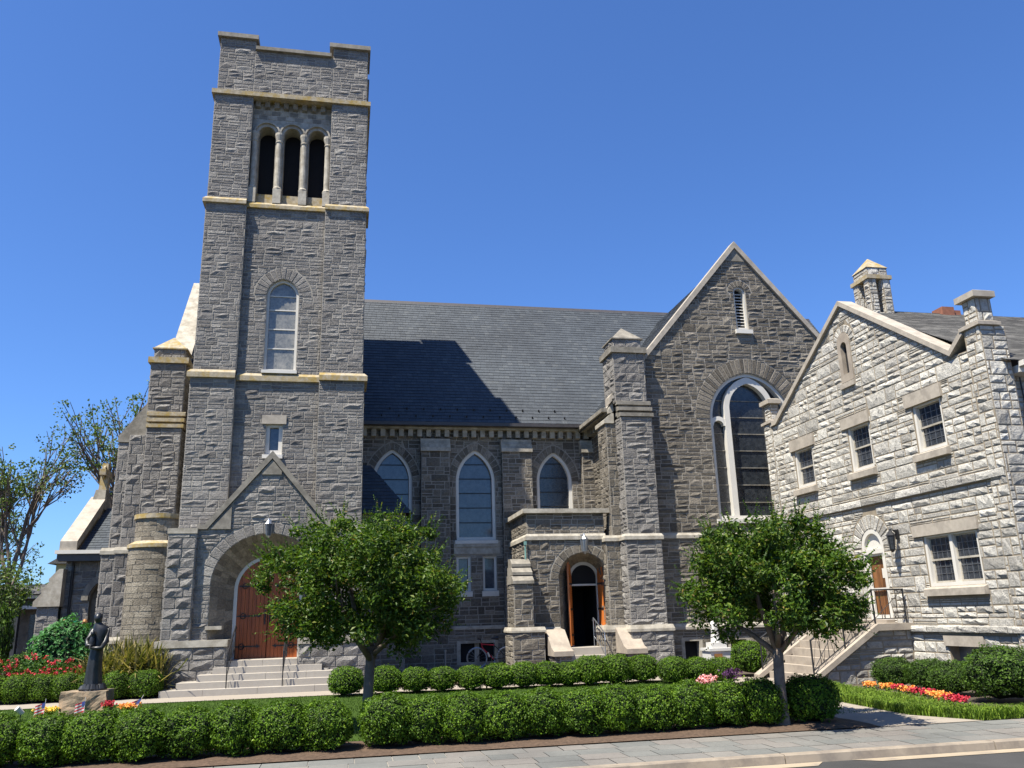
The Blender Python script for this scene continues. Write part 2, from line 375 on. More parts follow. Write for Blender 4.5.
def slates(mb, F, outer, holes, rng, h=.19, w=.22, m=0, th=.012, mb_m=1):
    z = min(p[1] for p in outer); zt = max(p[1] for p in outer); k = 0
    umin = min(p[0] for p in outer); umax = max(p[0] for p in outer)
    while z < zt-.01:
        zb = min(z+h, zt); u = umin-(w/2 if k % 2 else 0)-rng.uniform(0, .03)
        A = allowed(outer, holes, z+.002); B = allowed(outer, holes, zb-.002)
        if len(A) != len(B): A = B = allowed(outer, holes, (z+zb)/2)
        while u < umax:
            ww = w*rng.uniform(.85, 1.15); g = .004
            for (a0, a1), (b0, b1) in zip(A, B):
                p0, p1 = max(u, a0), min(u+ww, a1); q0, q1 = max(u, b0), min(u+ww, b1)
                if p1-p0 < .01 and q1-q0 < .01: continue
                if p1 < p0: p0 = p1 = (p0+p1)/2
                if q1 < q0: q0 = q1 = (q0+q1)/2
                d = th*rng.uniform(.8, 1.3); dz = rng.uniform(-.006, .006)
                mb.mesh([F(p0+g, z+dz, d+.008), F(p1-g, z+dz, d+.008), F(q1-g, zb, .006), F(q0+g, zb, .006), F(p0+g, z+dz, 0), F(p1-g, z+dz, 0)],
                        [(0, 1, 2, 3), (0, 4, 5, 1)], m)
            u += ww
        z += h; k += 1
    flat(mb, F, outer, holes, 0, mb_m)
rng = random.Random(7)

SPLIT = {'ledge', 'weathering', 'wall_trim', 'porch_trim', 'portal_ledges', 'parapet_coping', 'gable_coping', 'west_gable_coping', 'chapel_coping', 'apex_stone', 'tower_trim', 'opening_sill', 'string_course', 'portal_gable_coping', 'tracery', 'hall_trim', 'corbel_table', 'stair_wall', 'glazing_bars', 'pier_cap', 'transept_ledge'}
def split_mb(mb):
    """separate a mesh builder into its loose pieces, keeping pieces that touch together"""
    par = list(range(len(mb.v)))
    def find(a):
        while par[a] != a: par[a] = par[par[a]]; a = par[a]
        return a
    for f in mb.f:
        for q in f[1:]: par[find(q)] = find(f[0])
    comp = {}
    for i, f in enumerate(mb.f): comp.setdefault(find(f[0]), []).append(i)
    G = []
    for fs in comp.values():
        vi = {q for i in fs for q in mb.f[i]}; P = [mb.v[q] for q in vi]
        G.append([[min(p[k] for p in P)-.012 for k in range(3)], [max(p[k] for p in P)+.012 for k in range(3)], fs])
    ch = True
    while ch:
        ch = False
        for i in range(len(G)):
            for j in range(i+1, len(G)):
                if all(G[i][0][k] <= G[j][1][k] and G[j][0][k] <= G[i][1][k] for k in range(3)):
                    G[i] = [[min(a, b) for a, b in zip(G[i][0], G[j][0])], [max(a, b) for a, b in zip(G[i][1], G[j][1])], G[i][2]+G[j][2]]
                    del G[j]; ch = True; break
            if ch: break
    out = []
    for g in G:
        m = MB(); mp = {}
        for i in g[2]:
            for q in mb.f[i]:
                if q not in mp: mp[q] = len(m.v); m.v.append(mb.v[q])
            m.f.append(tuple(mp[q] for q in mb.f[i])); m.m.append(mb.m[i])
        out.append(m)
    return out
def part(mb, name, mats, parent, label=None, smooth=False):
    if name in SPLIT:
        SP = split_mb(mb)
        if len(SP) > 1:
            for q in SP[1:]: part1(q, name, mats, parent, label, smooth)
            mb = SP[0]
    return part1(mb, name, mats, parent, label, smooth)
def part1(mb, name, mats, parent, label=None, smooth=False):
    o = mb.build(name, mats, smooth=smooth)
    o.parent = parent
    if parent.location.length: o.matrix_parent_inverse = Matrix.Translation(-Vector(parent.location))
    if label: o['label'] = label
    return o
def window(parent, F, out, inn, back, front, glass, hbars=(), vbars=(), fmat='white', bw=.018, bm='iron', sill=None, label=None, name='window', reveal=None):
    """frame ring from depth -back to -front, the pane behind it, bars on the pane"""
    a = MB(); ring(a, F, out, inn, -back, -front)
    w = part(a, name, fmat, parent, label)
    g = MB(); flat(g, F, inn, [], -back+.012, 0); part(g, 'pane', glass, w)
    if hbars or vbars:
        b = MB()
        for z in hbars:
            for u0, u1 in scan(inn, z): bx(b, F, u0, u1, z-bw/2, z+bw/2, -back+.014, -back+.045)
        lo, hi = min(p[1] for p in inn), max(p[1] for p in inn)
        for u in vbars:
            zz = [z for z in [lo+(hi-lo)*k/60 for k in range(61)] if any(p <= u <= q for p, q in scan(inn, z))]
            if zz: bx(b, F, u-bw/2, u+bw/2, min(zz), max(zz), -back+.015, -back+.04)
        part(b, 'glazing_bars', bm, w)
    if sill:
        s = MB(); u0, u1, z0, z1, pr = sill
        s.prism([F(u0, z0, -back+.02), F(u0, z1+.05, -back+.02), F(u0, z1, pr), F(u0, z0, pr)], [F(u1, z0, -back+.02), F(u1, z1+.05, -back+.02), F(u1, z1, pr), F(u1, z0, pr)])
        part(s, 'sill', 'white' if fmat == 'white' and glass != 'x' else fmat, w)
    return w
def band(mb, x0, x1, yf, yb, z0, z1, pr=.1, slope=.06, sides='LR', m=0):
    """string course round the front and the two ends of a block, with a weathered top"""
    L = pr if 'L' in sides else 0; Rr = pr if 'R' in sides else 0
    a = [(x0-L, yf-pr, z0), (x1+Rr, yf-pr, z0), (x1+Rr, yb, z0), (x0-L, yb, z0)]
    b = [(p[0], p[1], z1-slope) for p in a]
    mb.prism(a, b, m)
    lx = L-.01 if L else 0; rx = Rr-.01 if Rr else 0
    c = [(x0-L+lx, yf-.01, z1), (x1+Rr-rx, yf-.01, z1), (x1+Rr-rx, yb, z1), (x0-L+lx, yb, z1)]
    n = 4; mb.mesh(b+c, [(0, 1, 5, 4), (1, 2, 6, 5), (3, 0, 4, 7), (4, 5, 6, 7)], m)
def block(mb, x0, x1, y0, y1, z0, z1, rng, sides='FLR', holesF=(), top=True, **k):
    """stone-faced box: front (towards -Y), left, right faces rock-faced over a mortar body"""
    e = .004
    if 'F' in sides:
        F = FY(y0); o = rect(x0, x1, z0, z1); stones(mb, F, o, list(holesF), rng, **k); flat(mb, F, o, list(holesF))
    if 'L' in sides:
        F = FXm(x0); o = rect(y0, y1, z0, z1); stones(mb, F, o, [], rng, **k); flat(mb, F, o, [])
    if 'R' in sides:
        F = FXp(x1); o = rect(y0, y1, z0, z1); stones(mb, F, o, [], rng, **k); flat(mb, F, o, [])
    if 'B' in sides:
        F = Frame((0, y1, 0), (1, 0, 0), (0, 1, 0)); o = rect(x0, x1, z0, z1); stones(mb, F, o, [], rng, **k); flat(mb, F, o, [])
    if top: mb.poly([(x0, y0, z1), (x1, y0, z1), (x1, y1, z1), (x0, y1, z1)], 1)
SM = ['gray', 'mortar']; WM = ['warm', 'mortar']

# ------------------------------------------------------------------ ground, road, pavements
def sheet(name, x0, x1, y0, y1, z, mat, nx=1, ny=1):
    b = MB()
    for i in range(nx):
        for j in range(ny):
            xa, xb = x0+(x1-x0)*i/nx, x0+(x1-x0)*(i+1)/nx; ya, yb = y0+(y1-y0)*j/ny, y0+(y1-y0)*(j+1)/ny
            b.poly([(xa, ya, z), (xb, ya, z), (xb, yb, z), (xa, yb, z)])
    return tag(b.build(name, mat), kind='structure')
def ground():
    b = MB(); b.poly([(-400, 10.9, -.03), (400, 10.9, -.03), (400, 700, -.03), (-400, 700, -.03)]); b.poly([(-400, -400, -.14), (400, -400, -.14), (400, 10.9, -.14), (-400, 10.9, -.14)])
    tag(b.build('ground', 'soil'), kind='structure')
ground()
sheet('road', -80, 80, -1.5, 10.58, -.1, 'asphalt')
sheet('lawn', -14, 9.6, 13.9, 22.75, .0, 'lawn')
sheet('path', -14, 9.6, 22.75, 24.3, .012, 'concrete')
def paths():
    b = MB()
    b.poly([(8.15, 12.42, .012), (9.95, 12.42, .012), (9.42, 13.5, .012), (9.55, 15.6, .012), (10.4, 18.6, .012), (11.3, 19.3, .012), (11.3, 22.2, .012), (9.61, 22.9, .012), (9.61, 24.3, .012), (9.605, 22.75, .012), (8.15, 17.5, .012)])
    tag(b.build('concrete_walk', 'concrete'), kind='structure')
    m = MB(); r = random.Random(3)
    for (x0, x1, y0, y1) in ((-14, 8.12, 12.43, 14.0), (-14, 9.5, 24.32, 26.4)):
        n = int((x1-x0)/.25); k = 6
        vs = [(x0+(x1-x0)*i/n, y0+(y1-y0)*j/k+(r.uniform(-.04, .04) if 0 < j < k else 0), .018+(r.uniform(0, .035) if 0 < j < k else 0)) for i in range(n+1) for j in range(k+1)]
        m.mesh(vs, [(i*(k+1)+j, (i+1)*(k+1)+j, (i+1)*(k+1)+j+1, i*(k+1)+j+1) for i in range(n) for j in range(k)])
    tag(m.build('mulch_bed', 'mulch'), kind='structure')
    # brick-sized bluestone pavement
    p = MB(); y = 10.76
    p.poly([(-30, 10.75, -.006), (30, 10.75, -.006), (30, 12.42, -.006), (-30, 12.42, -.006)], 1)
    for row in range(4):
        x = -16-r.uniform(0, .5); h = .415
        while x < 22:
            w = r.choice((.36, .42, .5, .6)); dz = r.uniform(-.0015, .002)
            p.poly([(x+.005, y+.004, .004+dz), (x+w-.005, y+.004, .004+dz), (x+w-.005, y+h-.004, .004+dz), (x+.005, y+h-.004, .004+dz)]); x += w
        y += h
    tag(p.build('pavement', ['paver', 'mortar']), kind='structure')
    k = MB(); x = -31.05
    while x < 32:
        a, c = x+.006, x+3.04; k.prism([(a, 10.58, -.12), (a, 10.6, -.004), (a, 10.615, .008), (a, 10.745, .008), (a, 10.745, -.12)], [(c, 10.58, -.12), (c, 10.6, -.004), (c, 10.615, .008), (c, 10.745, .008), (c, 10.745, -.12)]); x += 3.05
    tag(k.build('kerb', 'kerb'), kind='structure')
    g = MB()
    for x0, x1 in ((-9, 6.05), (6.75, 15)):
        g.poly([(x0, 10.36, -.094), (x1-.2, 10.34, -.094), (x1, 10.574, -.094), (x0-(.3 if x0 > 0 else 0), 10.574, -.094)])
    tag(g.build('gutter_strip', 'line'), kind='structure')
paths()

# ------------------------------------------------------------------ the church
church = empty('stone_church', 'gray stone church with tall square bell tower, slate roof and gabled transept', 'church', (-2, 26, 0))
def tower():
    K = dict(H=(.19, .29), L=(.26, .7), d0=.022, var=.024, big=.12, j=.006)
    # --- shaft
    b = MB(); F = FY(26.17)
    lanc = arch(-2.12, .50, 9.42, 11.95, 12.52); rw = rect(-2.44, -1.93, 6.75, 7.7)
    vz = voussoir_zone(-2.12, .50, 11.95, 12.52, .42)
    for z0, z1, hs in ((4.35, 9.2, [rw, rect(-2.56, -1.83, 7.7, 7.98)]), (9.2, 15.1, [lanc, vz])):
        o = rect(-3.4, -.88, z0, z1); stones(b, F, o, hs, rng, **K); flat(b, F, o, [h for h in hs if h is not vz])
    voussoirs(b, F, -2.12, .50, 11.95, 12.52, .40, 15, rng)
    for hh in (lanc, rw): loft(b, F, hh, hh, 0, -.3, 1)
    for x0, x1, s in ((-4.66, -3.4, 'FLR'), (-.88, .46, 'FLR')):
        for z0, z1, e in ((0, 9.2, .05), (9.2, 15.1, 0), (15.1, 19.1, -.02)):
            xa = x0-e if x0 < -4 else x0; xb = x1+e if x1 > 0 else x1
            if z0 > 15 and x1 > 0: xa = -.78
            block(b, xa, xb, 26-e, 27.2, max(z0, 4.35 if z0 == 0 else 0), z1, rng, 'F', top=False, **K)
            # outer flanks in three bays, inner returns
            if x0 < -4:
                stones(b, FXm(xa), rect(26-e, 27.2, z0, z1), [], rng, **K); flat(b, FXm(xa), rect(26-e, 27.2, z0, z1), [])
                flat(b, FXp(xb), rect(26-e, 26.45, max(z0, 4.35 if z0 == 0 else 0), z1), [])
                stones(b, FXm(xa), rect(29.3, 30.55, z0, z1), [], rng, **K); flat(b, FXm(xa), rect(29.3, 30.55, z0, z1), [])
                stones(b, FXm(xa+.16), rect(27.2, 29.3, z0, z1), [], rng, **K); flat(b, FXm(xa+.16), rect(27.2, 29.3, z0, z1), [])
                for y in (27.2, 29.3): b.poly([(xa, y, z0), (xa+.3, y, z0), (xa+.3, y, z1), (xa, y, z1)], 1)
            else:
                stones(b, FXp(xb), rect(26-e, 27.2, z0, z1), [], rng, **K); flat(b, FXp(xb), rect(26-e, 27.2, z0, z1), [])
                flat(b, FXm(xa), rect(26-e, 26.45, max(z0, 4.35 if z0 == 0 else 0), z1), [])
                stones(b, FXp(xb), rect(29.3, 30.55, z0, z1), [], rng, **K); flat(b, FXp(xb), rect(29.3, 30.55, z0, z1), [])
                stones(b, FXp(xb-.16), rect(27.2, 29.3, z0, z1), [], rng, **K); flat(b, FXp(xb-.16), rect(27.2, 29.3, z0, z1), [])
                for y in (27.2, 29.3): b.poly([(xb, y, z0), (xb-.3, y, z0), (xb-.3, y, z1), (xb, y, z1)], 1)
    # back wall
    flat(b, FY(30.55), rect(-4.66, .46, 0, 19.1), [])
    part(b, 'tower_wall', SM, church)
    # --- parapet with raised corners
    p = MB()
    for x0, x1, top in ((-4.58, -3.42, 21.30), (-3.42, -.78, 20.90), (-.78, .41, 21.30)):
        block(p, x0, x1, 26.02, 26.5, 19.25, top, rng, 'FLR' if x0 < -4 or x1 > 0 else 'F', **K)
        block(p, x0, x1, 30.05, 30.53, 19.25, top, rng, 'B', **K)
    for x0, x1, S in ((-4.58, -4.15, 'L'), (-.03, .41, 'R')):
        for y0, y1, top in ((26.5, 27.2, 21.30), (27.2, 29.35, 20.90), (29.35, 30.05, 21.30)):
            block(p, x0, x1, y0, y1, 19.25, top, rng, S, **K)
            flat(p, FXp(x1) if S == 'L' else FXm(x0), rect(y0, y1, 19.25, top), [])
    p.poly([(-4.2, 26.4, 19.4), (0, 26.4, 19.4), (0, 30.5, 19.4), (-4.2, 30.5, 19.4)], 1)
    for xa, xb in ((-4.56, -3.44), (-.76, .39)):
        for ya, yb in ((26.05, 26.48), (30.08, 30.5)): p.box(xa, xb, ya, yb, 19.3, 21.28, 1)
    pp = part(p, 'tower_parapet', SM, church)
    c = MB()
    c.box(-4.68, -3.33, 25.9, 26.6, 21.30, 21.46); c.box(-4.68, -4.05, 26.6, 27.3, 21.30, 21.46)
    c.box(-.92, .50, 25.9, 26.6, 21.30, 21.46); c.box(-.13, .50, 26.6, 27.3, 21.30, 21.46)
    c.box(-4.68, -3.33, 29.95, 30.65, 21.30, 21.46); c.box(-4.68, -4.05, 29.3, 29.95, 21.30, 21.46)
    c.box(-.92, .50, 29.95, 30.65, 21.30, 21.46); c.box(-.13, .50, 29.3, 29.95, 21.30, 21.46)
    c.box(-3.40, -.85, 25.9, 26.6, 20.90, 21.03); c.box(-3.4, -.85, 29.95, 30.65, 20.90, 21.03)
    c.box(-.13, .50, 27.22, 29.33, 20.90, 21.03); c.box(-4.68, -4.05, 27.22, 29.33, 20.90, 21.03)
    part(c, 'parapet_coping', 'trim_dark', pp)
    # --- string courses
    for z0, z1, e, mt in ((9.08, 9.34, .05, 'lichen'), (15.0, 15.22, .0, 'lichen'), (19.06, 19.28, -.02, 'lichen')):
        s = MB()
        if z0 > 19:
            band(s, -4.66-e, .46+e, 26-e, 30.65, z0, z1, .1)
        else:
            band(s, -4.66-e, -3.4, 26-e, 27.2, z0, z1, .1, .1, 'L'); band(s, -3.395, -.885, 26.17, 26.5, z0-.02, z1-.02, .1, .1, '')
            band(s, -.88, .46+e, 26-e, 27.2, z0, z1, .1, .1, 'R')
            band(s, -4.66-e, -4, 29.35, 30.65, z0, z1, .1, .1, 'L'); band(s, -.2, .46+e, 29.35, 30.65, z0, z1, .1, .1, 'R')
            band(s, -4.5, -4, 27.2, 29.3, z0, z1, .1, .1, 'L'); band(s, -.2, .3, 27.2, 29.3, z0, z1, .1, .1, 'R')
        part(s, 'string_course', mt, church)
    # --- belfry: three arched openings on columns, corbel table above
    F = FY(26.36); a = MB(); cs = (-2.90, -2.07, -1.24)
    hs = [arch(c, .275, 15.6, 17.85, 18.125, 8) for c in cs]
    flat(a, F, rect(-3.4, -.75, 15.1, 19.1), hs, 0, 0)
    for hh in hs: loft(a, F, hh, hh, 0, -.45, 0)
    for c in cs:
        ring(a, F, arch(c, .40, 17.85, 17.85, 18.25, 10)[1:-1], arch(c, .275, 17.85, 17.85, 18.125, 10)[1:-1], 0, .10, 0, False)
        ring(a, F, arch(c, .435, 17.85, 17.85, 18.285, 10)[1:-1], arch(c, .38, 17.85, 17.85, 18.23, 10)[1:-1], 0, .17, 0, False)
    st = part(a, 'belfry_arcade', 'trim', church)
    q = MB(); u = -3.4
    for row, (za, zb) in enumerate(((18.44, 18.62), (18.62, 18.80))):
        u = -3.4+(.0 if row else -.12); k = row
        while u < -.8:
            w = .3; quad_stone(q, F, ((max(u, -3.4), za), (min(u+w, -.78), za), (min(u+w, -.78), zb), (max(u, -3.4), zb)), rng, .02 if k % 2 else .035, .01, .006, k % 2, .3); u += w; k += 1
    part(q, 'chequer_course', ['trim', 'trim_dark'], st)
    q = MB(); u = -3.33
    while u < -.95:
        q.prism([F(u, 18.83, 0), F(u, 18.87, .12), F(u, 19.06, .17), F(u, 19.06, 0)], [F(u+.16, 18.83, 0), F(u+.16, 18.87, .12), F(u+.16, 19.06, .17), F(u+.16, 19.06, 0)]); u += .31
    part(q, 'corbel_table', 'trim_dark', church)
    for x in (-3.29, -2.485, -1.655, -.87):
        g = MB(); y = 26.27
        g.box(x-.13, x+.13, 26.12, 26.42, 15.2, 15.72)
        g.lathe(x, y, [(.14, 15.72), (.15, 15.78), (.11, 15.84), (.105, 15.9), (.098, 17.5), (.12, 17.52), (.12, 17.56), (.1, 17.58), (.15, 17.78), (.15, 17.86)], 12)
        part(g, 'column', 'trim', st, smooth=False)
    lb = MB(); bx(lb, F, -3.4, -.78, 15.22, 15.6, -.1, .02); part(lb, 'opening_sill', 'lichen', st)
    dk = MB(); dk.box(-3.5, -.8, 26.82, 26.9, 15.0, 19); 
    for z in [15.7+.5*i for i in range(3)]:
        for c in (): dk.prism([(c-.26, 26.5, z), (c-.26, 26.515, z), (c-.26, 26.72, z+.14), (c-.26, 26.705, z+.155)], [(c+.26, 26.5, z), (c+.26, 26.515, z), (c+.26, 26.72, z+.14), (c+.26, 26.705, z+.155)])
    part(dk, 'shade_backing', 'dark', st)  # near-black sheet stands in for the unlit depth of the belfry
    # --- windows of the shaft
    F = FY(26.17)
    window(church, F, lanc, arch(-2.12, .42, 9.5, 11.95, 12.44), .2, .1, 'glass_pale', [10.2, 10.85, 11.5, 11.98], (), bw=.035, bm='white', sill=(-2.66, -1.58, 9.32, 9.42, .12))
    window(church, F, rw, rect(-2.32, -2.05, 6.9, 7.62), .22, .1, 'glass_blue', sill=(-2.5, -1.9, 6.62, 6.74, .08))
    q = MB(); bx(q, F, -2.56, -1.83, 7.705, 7.98, -.02, .05); part(q, 'lintel', 'brownstone', church)
    # --- gabled portal
    b = MB(); F = FY(25.5); C0 = -2.13
    ao = arch(C0, 1.53, 0, 2.85, 4.3, 14)
    gab = [(-4.1, 0), (-4.1, 4.42), (-3.85, 4.42), (C0, 6.48), (-.42, 4.42), (-.2, 4.42), (-.2, 0)]
    stones(b, F, gab, [arch(C0, 1.53, 0, 2.85, 4.3), voussoir_zone(C0, 1.53, 2.85, 4.3, .34), rect(-4.2, 0, 1.16, 1.4)], rng, **dict(K, d0=.03, var=.035)); flat(b, F, gab, [ao])
    voussoirs(b, F, C0, 1.53, 2.85, 4.3, .32, 19, rng)
    K2 = dict(K, H=(.25, .31), L=(.5, .8), d0=.05, var=.04, big=.9)
    for x0, x1 in ((-4.85, -4.1), (-.2, .6)): block(b, x0, x1, 25.34, 26.0, 0, 4.3, rng, 'FLR', **K2)
    for x0, x1 in ((-4.96, -3.1), (-1.16, .72)): block(b, x0, x1, 25.3, 26.3, 0, 1.2, rng, 'FLR', **K2)
    part(b, 'portal_wall', SM, church)
    # splayed reveal of smooth coursed stones
    v = MB(); ai = arch(C0, .98, .80, 2.75, 3.72, 14); n = 9; rr = random.Random(4)
    def lerp(t): return [(p[0]*(1-t)+q_[0]*t, p[1]*(1-t)+q_[1]*t) for p, q_ in zip(ao, ai)]
    for k in range(3):
        A, B = lerp(k/3), lerp((k+1)/3); d0, d1 = -k*.28, -(k+1)*.28
        for i in range(len(A)-1):
            (ax, az), (bx_, bz) = A[i], A[i+1]; (cx, cz), (dx, dz) = B[i], B[i+1]
            ln = math.hypot(bx_-ax, bz-az); nn = max(1, int(ln/.3))
            for s_ in range(nn):
                t0, t1 = (s_+.03)/nn, (s_+.97)/nn; off = .004*rr.random()
                P = [F(ax+(bx_-ax)*t0, az+(bz-az)*t0, d0-.006), F(ax+(bx_-ax)*t1, az+(bz-az)*t1, d0-.006), F(cx+(dx-cx)*t1, cz+(dz-cz)*t1, d1+.006), F(cx+(dx-cx)*t0, cz+(dz-cz)*t0, d1+.006)]
                v.mesh(P, [(0, 1, 2, 3)], 0)
    loft(v, F, [(p[0]+(.01 if p[0] < C0 else -.01)*-1, p[1]+.01) for p in ao], [(p[0]+(.01 if p[0] < C0 else -.01)*-1, p[1]+.01) for p in ai], 0, -.86, 1)
    part(v, 'splayed_arch', ['tan', 'mortar'], church)
    t = MB(); bx(t, F, -4.98, -3.07, 1.2, 1.38, -.8, .26); bx(t, F, -1.19, .74, 1.2, 1.38, -.8, .26)
    bx(t, F, -4.88, -4.08, 4.3, 4.45, -.3, .2); bx(t, F, -.22, .63, 4.3, 4.45, -.3, .2)
    bx(t, F, -3.72, -3.28, 1.65, 1.75, -.3, .06); bx(t, F, -.98, -.55, 1.65, 1.75, -.3, .06)
    part(t, 'portal_ledges', 'trim', church)
    t = MB(); w = .15
    o1 = [(-4.12, 4.43), (-3.85, 4.43), (C0, 6.50), (-.42, 4.43), (-.15, 4.43)]; o2 = [(-4.12, 4.56), (-3.92, 4.56), (C0, 6.73), (-.35, 4.56), (-.15, 4.56)]
    for i in range(4): t.prism([F(*o1[i], .08), F(*o1[i+1], .08), F(*o2[i+1], .08), F(*o2[i], .08)], [F(*o1[i], -.5), F(*o1[i+1], -.5), F(*o2[i+1], -.5), F(*o2[i], -.5)])
    bx(t, F, C0-.28, C0+.28, 6.02, 6.1, 0, .055); t.prism([F(C0-.3, 6.1, .055), F(C0+.3, 6.1, .055), F(C0, 6.46, .055)], [F(C0-.3, 6.1, 0), F(C0+.3, 6.1, 0), F(C0, 6.46, 0)])
    t.prism([F(-3.78, 4.43, .055), F(-3.2, 4.43, .055), F(-3.2, 5.08, .055)], [F(-3.78, 4.43, 0), F(-3.2, 4.43, 0), F(-3.2, 5.08, 0)])
    t.prism([F(-.48, 4.43, .055), F(-1.06, 4.43, .055), F(-1.06, 5.08, .055)], [F(-.48, 4.43, 0), F(-1.06, 4.43, 0), F(-1.06, 5.08, 0)])
    part(t, 'portal_gable_coping', 'trim_dark', church)
    # doors
    dm = MB(); ring(dm, F, ai, arch(C0, .88, .80, 2.75, 3.62, 14), -.97, -.86); fr = part(dm, 'door_frame', 'white', church)
    G = FY(26.42)
    for s_ in (-1, 1):
        d = MB(); di = arch(C0, .88, .81, 2.75, 3.62, 14); nb = 8
        for k in range(nb):
            u0 = C0+s_*(.012+.868*k/nb); u1 = C0+s_*(.012+.868*(k+1)/nb-.008); ua, ub = min(u0, u1), max(u0, u1)
            poly = [(ua, .88)]
            def top(u):
                zz = 3.62
                for st_ in range(200):
                    z = 3.62-st_*.01
                    if any(p <= u <= q_ for p, q_ in scan(di, z-.001)): return z
                return 2.7
            poly = [(ua, .81), (ua, top(ua+.002)), ((ua+ub)/2, top((ua+ub)/2)), (ub, top(ub-.002)), (ub, .81)]
            d.prism([G(*p, 0) for p in poly], [G(*p, .03) for p in poly])
        dr = part(d, 'door', 'door', church)
        for z in (1.15, 2.0, 2.85):
            h = MB(); u0 = C0+s_*.86; u1 = C0+s_*.28
            if z > 2.8: u0 = C0+s_*.84
            bx(h, G, min(u0, u1), max(u0, u1), z-.018, z+.018, .032, .045)
            h.prism([G(u1, z-.05, .034), G(u1-s_*.12, z, .034), G(u1, z+.05, .034)], [G(u1, z-.05, .046), G(u1-s_*.12, z, .046), G(u1, z+.05, .046)])
            h.tube([G(u0-s_*(.17+.075*math.cos(a)), z+.075*math.sin(a), .05) for a in [2*math.pi*i/12 for i in range(13)]], .012, 5)
            part(h, 'strap_hinge', 'iron', dr)
        h = MB(); bx(h, G, C0+s_*.07-.02, C0+s_*.07+.02, 1.75, 2.15, .031, .05); h.tube([G(C0+s_*.07, 1.85, .05), G(C0+s_*.07, 1.87, .09), G(C0+s_*.07, 2.03, .09), G(C0+s_*.07, 2.05, .05)], .01, 5)
        part(h, 'door_handle', 'iron', dr)
    # the flight of steps
    s = MB(); xs = ((-4.55, .32), (-4.2, .2), (-3.75, -.2), (-3.4, -.5), (-3.09, -1.17))
    for k, (x0, x1) in enumerate(xs):
        z1 = .16*(k+1)+.01; y0 = 24.1+.33*k; z0 = .16*k+.01 if k else 0
        cuts = [x0]+[x0+(x1-x0)*c for c in ((.3, .62) if k % 2 else (.22, .5, .8))]+[x1]
        for a_, b_ in zip(cuts, cuts[1:]): s.box(a_+.003, b_-.003, y0, 26.5 if k == 4 else 25.6+.0, z0, z1)
    part(s, 'entrance_steps', 'steps', church)
tower()

